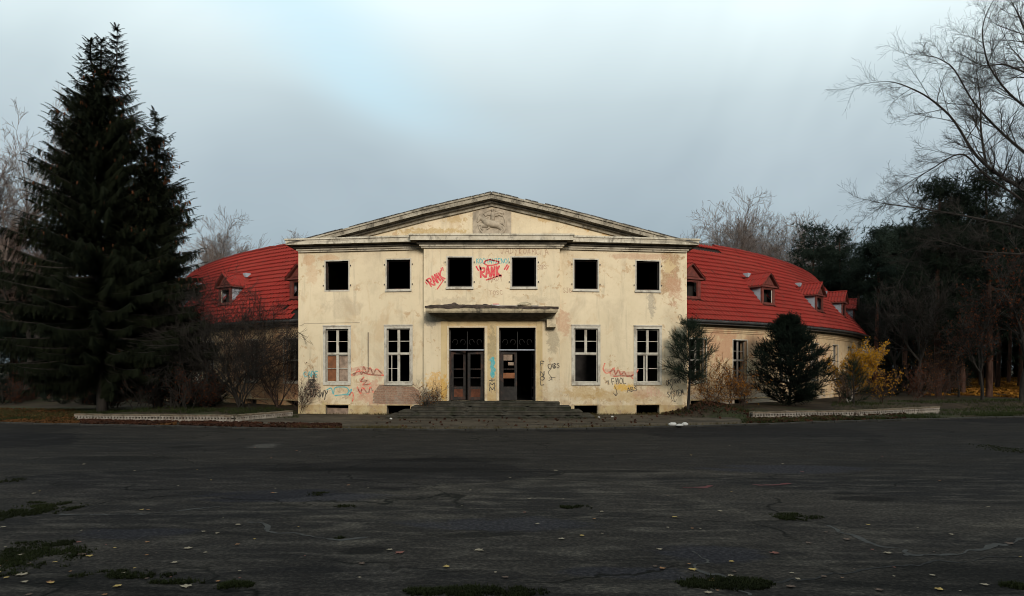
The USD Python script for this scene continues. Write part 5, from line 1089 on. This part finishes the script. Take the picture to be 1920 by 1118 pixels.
plant(-700, 120, 60, 110, 480, 60); plant(-500, -30, 42, 60, 440, 14); plant(60, 330, 58, 90, 560, 24)
for _ in range(120):  # unseen tall trees behind the camera, added to shade yard and lower wall
    x_, y_ = rng.uniform(-80, 80), rng.uniform(-80, -60); pos.append((x_, y_, -.1)); scs.append(rng.uniform(1.35, 1.75)); rots.append(rng.uniform(0, 6.28))
instancer('forest', [PC, PD], pos, scs, rots, kind='stuff', label='dark mass of far pines closing the view at both sides, with an added unseen row behind the camera for shade', category='forest')
# undergrowth in front of the far wood
UG = cls('undergrowth_bush', bare(95, 2.2, .8, (6, 6, 5), 3, ('bark_dark', 'bark_dark'), .03, .2, 7, 'rust', 500, twig=.008, step=.3, lsize=.13))
UP2 = cls('dark_undergrowth', sapling_pine(96, 2.4, 1.1, .05, 7, BR2, 'dense_pine', 7, .3, .2, 6))
pos, scs, rots = [], [], []
for px0, px1, D0_, D1, n in ((1640, 1790, 46, 66, 26), (1640, 2100, 95, 125, 60), (-60, 350, 38, 56, 60), (180, 420, 33, 37, 12), (-300, 0, 38, 60, 24)):
    for _ in range(n):
        D = rng.uniform(D0_, D1); x, y = at(rng.uniform(px0, px1), D); pos.append((x, y, float(gz(x, y)) - .05)); scs.append(rng.uniform(.35, .8) * (1 if D < 60 else 2.2)); rots.append(rng.uniform(0, 6.28))
instancer('undergrowth', [UG, UP2], pos, scs, rots, kind='stuff', label='dark tangled undergrowth at the foot of the trees', category='undergrowth')

# ------------------------------------------------------------------ low brick walls
def low_wall(pts, h, label, rows=2):
    t = thing('low_wall', label, 'low wall'); P = np.array(pts, float); rng = np.random.default_rng(int(abs(P[0, 0]) * 10)); base, gap, cop, core = MB(), MB(), MB(), MB()
    for a, b in zip(P[:-1], P[1:]):
        d = b - a; L = np.hypot(*d[:2]); u_ = d / L; nrm = np.array([u_[1], -u_[0], 0]); nrm = nrm if nrm[1] < 0 else -nrm
        def blk(mb, s0, s1, o0, o1, z0, z1):
            v = [a + u_ * s + nrm * o + np.array([0, 0, z]) for s in (s0, s1) for o in (o0, o1) for z in (z0, z1)]
            mb.add(v, [(0, 1, 3, 2), (4, 6, 7, 5), (0, 4, 5, 1), (2, 3, 7, 6), (0, 2, 6, 4), (1, 5, 7, 3)])
        s = 0.0
        while s < L - .06:
            e = min(s + .25, L); jz = rng.normal(0, .006); jo = rng.normal(0, .006)
            blk(base, s + .006, e - .006, -.11, .11 + jo, -.2, .105 + jz * .3)
            blk(cop, s + .004, e - .004, -.13, .125 + jo, h - .05 + jz, h + jz); blk(base, s + .006 - .0, e - .006, -.11, .112 + jo, .169, h - .052)
            for q in (0, .125):
                if s + q + .1 < L: blk(gap, s + q + .045, s + q + .105, -.1, .10 + rng.normal(0, .006), .106, .168)
            s = e
            core_ = blk(core, 0, L, -.06, .02, .0, h - .06)
    core.build('core', M['shade_dark'], t); base.build('base_course', M['white_brick'], t, kind='stuff'); gap.build('brick_row', M['white_brick'], t, kind='stuff'); cop.build('coping', M['coping'], t, kind='stuff')
low_wall([(-15.7, -2.7, .0), (-9.4, -3.45, .0), (-8.15, -.75, .0)], .265, 'low whitewashed brick border wall before the spruces and left wing')
low_wall([(10.25, -1.6, .0), (14.9, -.35, .0), (19.6, 1.75, .03)], .265, 'low perforated brick border wall before the right wing')

# ------------------------------------------------------------------ ground cover
def tuftmesh(n, h, w, seed):
    rng = np.random.default_rng(seed); V, Fc = [], []
    for i in range(n):
        a = rng.uniform(0, 6.28); t = rng.uniform(.1, .75); l = h * rng.uniform(.5, 1.1); d = np.array([math.cos(a) * math.sin(t), math.sin(a) * math.sin(t), math.cos(t)]); s_ = np.array([-math.sin(a), math.cos(a), 0]) * w
        o = np.r_[rng.normal(0, h * .15, 2), 0]; m_ = o + d * l * .55; e = o + d * l + np.array([math.cos(a), math.sin(a), -.25]) * l * .25; k = len(V)
        V += [o - s_, o + s_, m_ + s_ * .7, m_ - s_ * .7, e]; Fc += [[k, k + 1, k + 2], [k, k + 2, k + 3], [k + 3, k + 2, k + 4]]
    return np.array(V), np.array(Fc)
def cover(name, mesh_, pts, sc, mat, label, cat, flat=False, seed=0, zoff=0.0, zfix=None):
    rng = np.random.default_rng(seed); pts = np.asarray(pts, float); n = len(pts); z = (gz(pts[:, 0], pts[:, 1]) if zfix is None else np.full(n, zfix)) + zoff
    dr = rng.normal(0, .35 if flat else .12, (n, 3)) + (0, 0, 1)
    if flat: dr = rng.normal(0, 1, (n, 3)); dr[:, 2] *= .3
    v, f_ = stamp(mesh_[0], mesh_[1], np.c_[pts, z + (rng.uniform(.0, .025, n) if flat else 0)], dr, np.asarray(sc) * rng.uniform(.6, 1.3, n), rng)
    raw(name, v, f_, M[mat], None, kind='stuff', label=label, category=cat)
rng = np.random.default_rng(101)
def strip_pts(px0, px1, d0, d1, n):
    """points beyond the kerb: picture columns px0..px1, d0..d1 metres behind it"""
    out = []
    for _ in range(n):
        px = rng.uniform(px0, px1); D = 27.0
        for _ in range(6): D = curb_y(S(px, D)) - CAMY
        D += rng.uniform(d0, d1); out.append(at(px, D))
    return out
def clump(pts, sc_, thr): pts = np.array(pts); k = meshkit.fbm(np.c_[pts * sc_, pts[:, :1] * 0 + 3.3], 3); return pts[k > thr]
TG, TM = tuftmesh(5, .16, .005, 1), tuftmesh(4, .032, .004, 2)
gp = np.vstack([clump(strip_pts(1390, 2050, .5, 2.4, 5200), .9, .42), clump(strip_pts(1560, 2100, 1.5, 12, 4200), .5, .4), clump(strip_pts(-200, 150, 1.2, 9, 3600), .5, .42), np.c_[rng.normal(9.6, 1.2, 900), rng.normal(.6, 1.0, 900)], clump(strip_pts(140, 560, 4.6, 9, 2600), .7, .45)])
cover('grass', TG, gp, 1.0, 'grass', 'rough grass on the verges and beds around the mansion', 'grass', seed=1)
dp = np.vstack([strip_pts(560, 1400, .12, .5, 500), clump(strip_pts(-200, 160, 3, 9, 2600), .5, .45), np.c_[rng.uniform(3.2, 8.2, 420), rng.normal(-.3, .18, 420) + SPLAY * 2.5], np.c_[rng.uniform(-8.2, -3, 220), rng.normal(-.15, .15, 220) + SPLAY * 2], np.c_[np.r_[rng.uniform(-3.9, -3.0, 120), rng.uniform(3.0, 4.2, 160)], rng.uniform(-2.4, -.4, 280)], clump(strip_pts(1400, 1560, .6, 2.2, 500), .9, .45), clump(strip_pts(520, 760, .1, .8, 500), .9, .5)])
cover('dry_grass', TG, dp, 1.0, 'drygrass', 'dry yellow grass on the left verge and along the walls and steps', 'grass', seed=2)
mp, kc = [], 0
for px, py, w_, h_, n in ((60, 957, 75, 17, 2600), (30, 1050, 120, 34, 4200), (230, 1078, 90, 8, 700), (430, 1098, 40, 10, 1100), (330, 1092, 60, 4, 300), (890, 1112, 125, 12, 3000), (1350, 1096, 85, 13, 2600), (1893, 843, 42, 9, 700), (1080, 952, 28, 4, 300), (1490, 970, 48, 7, 700), (15, 902, 25, 5, 200), (650, 950, 20, 3, 120), (1905, 1100, 30, 6, 300), (590, 928, 30, 4, 100), (640, 1010, 12, 3, 60), (590, 925, 20, 2, 60)):
    x, y = GP(px, py); x1, _ = GP(px + w_, py); _, y1 = GP(px, py - h_); _, y2 = GP(px, py + h_); a = rng.uniform(0, 6.28, n * 3); r_ = np.sqrt(rng.random(n * 3)) * (.9 + .5 * meshkit.fbm(np.c_[np.cos(a) * 2 + kc, np.sin(a) * 2, a * 0], 3))
    q = np.c_[x + (x1 - x) * r_ * np.cos(a), (y1 + y2) / 2 + (y1 - y2) / 2 * r_ * np.sin(a)]; kk = meshkit.fbm(np.c_[q * 4.5, q[:, :1] * 0 + kc], 4) - r_ * .34 + rng.normal(0, .08, len(q)); mp.append(q[kk > .27][:int(n * .6)]); kc += 1
mp = np.vstack(mp); mp = mp[mp[:, 1] < curb_y(mp[:, 0]) - .1]
cover('moss', TM, mp, 1.0, 'moss', 'low moss and weeds growing in the cracks of the asphalt yard', 'moss', seed=3, zfix=.0)
LQ = (np.array([(-.035, 0, -.05), (.04, .012, -.03), (.03, .006, .05), (-.03, .016, .035)]), np.array([[0, 1, 2], [0, 2, 3]]))
lp = np.vstack([clump(strip_pts(-250, 150, .2, 9, 7000), .6, .38), clump(strip_pts(120, 330, .2, 2, 900), .8, .4)])
cover('leaf_litter', LQ, lp, 1.15, 'litter', 'orange fallen leaves covering the left verge', 'leaves', True, 4, .01)
lp = np.vstack([clump(strip_pts(150, 640, .15, 1.9, 5200), .9, .40), np.c_[rng.normal(9.2, 1.1, 600), rng.normal(.2, .7, 600)], clump(strip_pts(1400, 1700, .4, 4, 1500), .9, .45), strip_pts(700, 1240, .2, 5.6, 150)])
cover('leaf_litter', LQ, lp, 1.0, 'litter_red', 'red brown fallen leaves along the low walls and on the dirt pavement', 'leaves', True, 5, .045)
lp = []
for _ in range(15000):
    D = 1 / rng.uniform(1 / 110, 1 / 47); lp.append(at(rng.uniform(1735, 2200), D))
lp = clump(lp, .18, .40); cover('leaf_litter', LQ, lp, 3.0, 'yellow_litter', 'golden leaves carpeting the floor of the right-hand wood', 'leaves', True, 6, .03)
# fallen leaves on the yard: each a thing
def leafmesh(seed, lobes=5):
    rng = np.random.default_rng(seed); n = lobes * 2 + 2; a = np.linspace(-.35, 2 * np.pi - .35, n, endpoint=False); r_ = np.where(np.arange(n) % 2 == 0, 1.0, .72) * rng.uniform(.7, 1.2, n)
    V = np.c_[r_ * np.cos(a), r_ * np.sin(a), .10 * r_ ** 2 * rng.uniform(-.2, 1.0, n)]; V = np.vstack([[0, 0, .0], V, [[-1.5, .05, .1], [-.9, .02, .02], [-.9, .08, .02]]]); k = np.arange(n)
    return V, np.vstack([np.c_[k * 0, k + 1, (k + 1) % n + 1], [[n + 1, n + 2, n + 3]]])
LC = {c_: [cls('leaf_%s_%d' % (c_, q), [('blade', *leafmesh(hash((c_, q)) % 1 + q * 13 + len(c_)), 'leaf_' + c_, False, None)]) for q in range(2)] for c_ in LEAFC}
rng = np.random.default_rng(111); NL = 150
for i in range(NL):
    py = rng.uniform(825, 1116) if i < 140 else rng.uniform(1000, 1116); px = rng.uniform(5, 1915)
    if i % 4 == 0: px, py = rng.normal(180, 150), rng.normal(1050, 40)
    if i % 7 == 3: px, py = rng.normal(1500, 220), rng.normal(1060, 40)
    py = min(max(py, 824), 1117)
    x, y = GP(px, py); c_ = rng.choice(list(LEAFC), p=[.16, .36, .16, .12, .20]); sz = rng.choice([rng.uniform(.012, .026), rng.uniform(.025, .042), rng.uniform(.04, .06)], p=[.45, .38, .17])
    copy(LC[c_][i % 2], 'fallen_leaf', '%s fallen leaf lying on the dark asphalt yard' % dict(yellow='yellow', pale='pale buff', orange='orange', red='dull red', brown='dark brown')[c_], 'leaf', x, y, float(rng.uniform(0, 360)), float(sz), '%s fallen leaves on the yard' % c_, z=.012)
# rubble and litter by the kerb
def stone(seed, s_): m_ = trimesh.creation.icosphere(2, 1); v = np.array(m_.vertices); v = v * (1 + .55 * (meshkit.fbm(v * 1.3 + seed * 7, 3)[:, None] - .5)) * s_; v[:, 2] = np.maximum(v[:, 2], -s_[2] * .5); return v, np.array(m_.faces)
for px, py, s_, lab in ((1261, 798, (.13, .10, .075), 'leftmost white chunk of rubble on the pavement before the right corner'), (1274, 799, (.12, .09, .05), 'flat white chunk of rubble between two others before the right corner'), (1284, 797.5, (.11, .09, .07), 'rightmost white chunk of rubble before the right corner')):
    x, y = GP(px, py, .06); v, f_ = stone(px, np.array(s_)); pth = raw('rubble_chunk', v + (x, y, .06 + s_[2] * .45), f_, M['rubble'], smooth=True); data(stage.GetPrimAtPath(pth), label=lab, category='rubble')
for px, py, lab in ((1123, 784, 'left scrap of white litter in the grass at the wall right of the steps'), (1148, 783, 'right scrap of white litter in the grass at the wall right of the steps'), (733, 787, 'scrap of white litter at the left end of the steps')):
    x, y = GP(px, py, .05); v, f_ = stone(px + .5, np.array((.05, .04, .035))); pth = raw('litter_scrap', v + (x, y, .08), f_, M['rubble']); data(stage.GetPrimAtPath(pth), label=lab, category='litter')
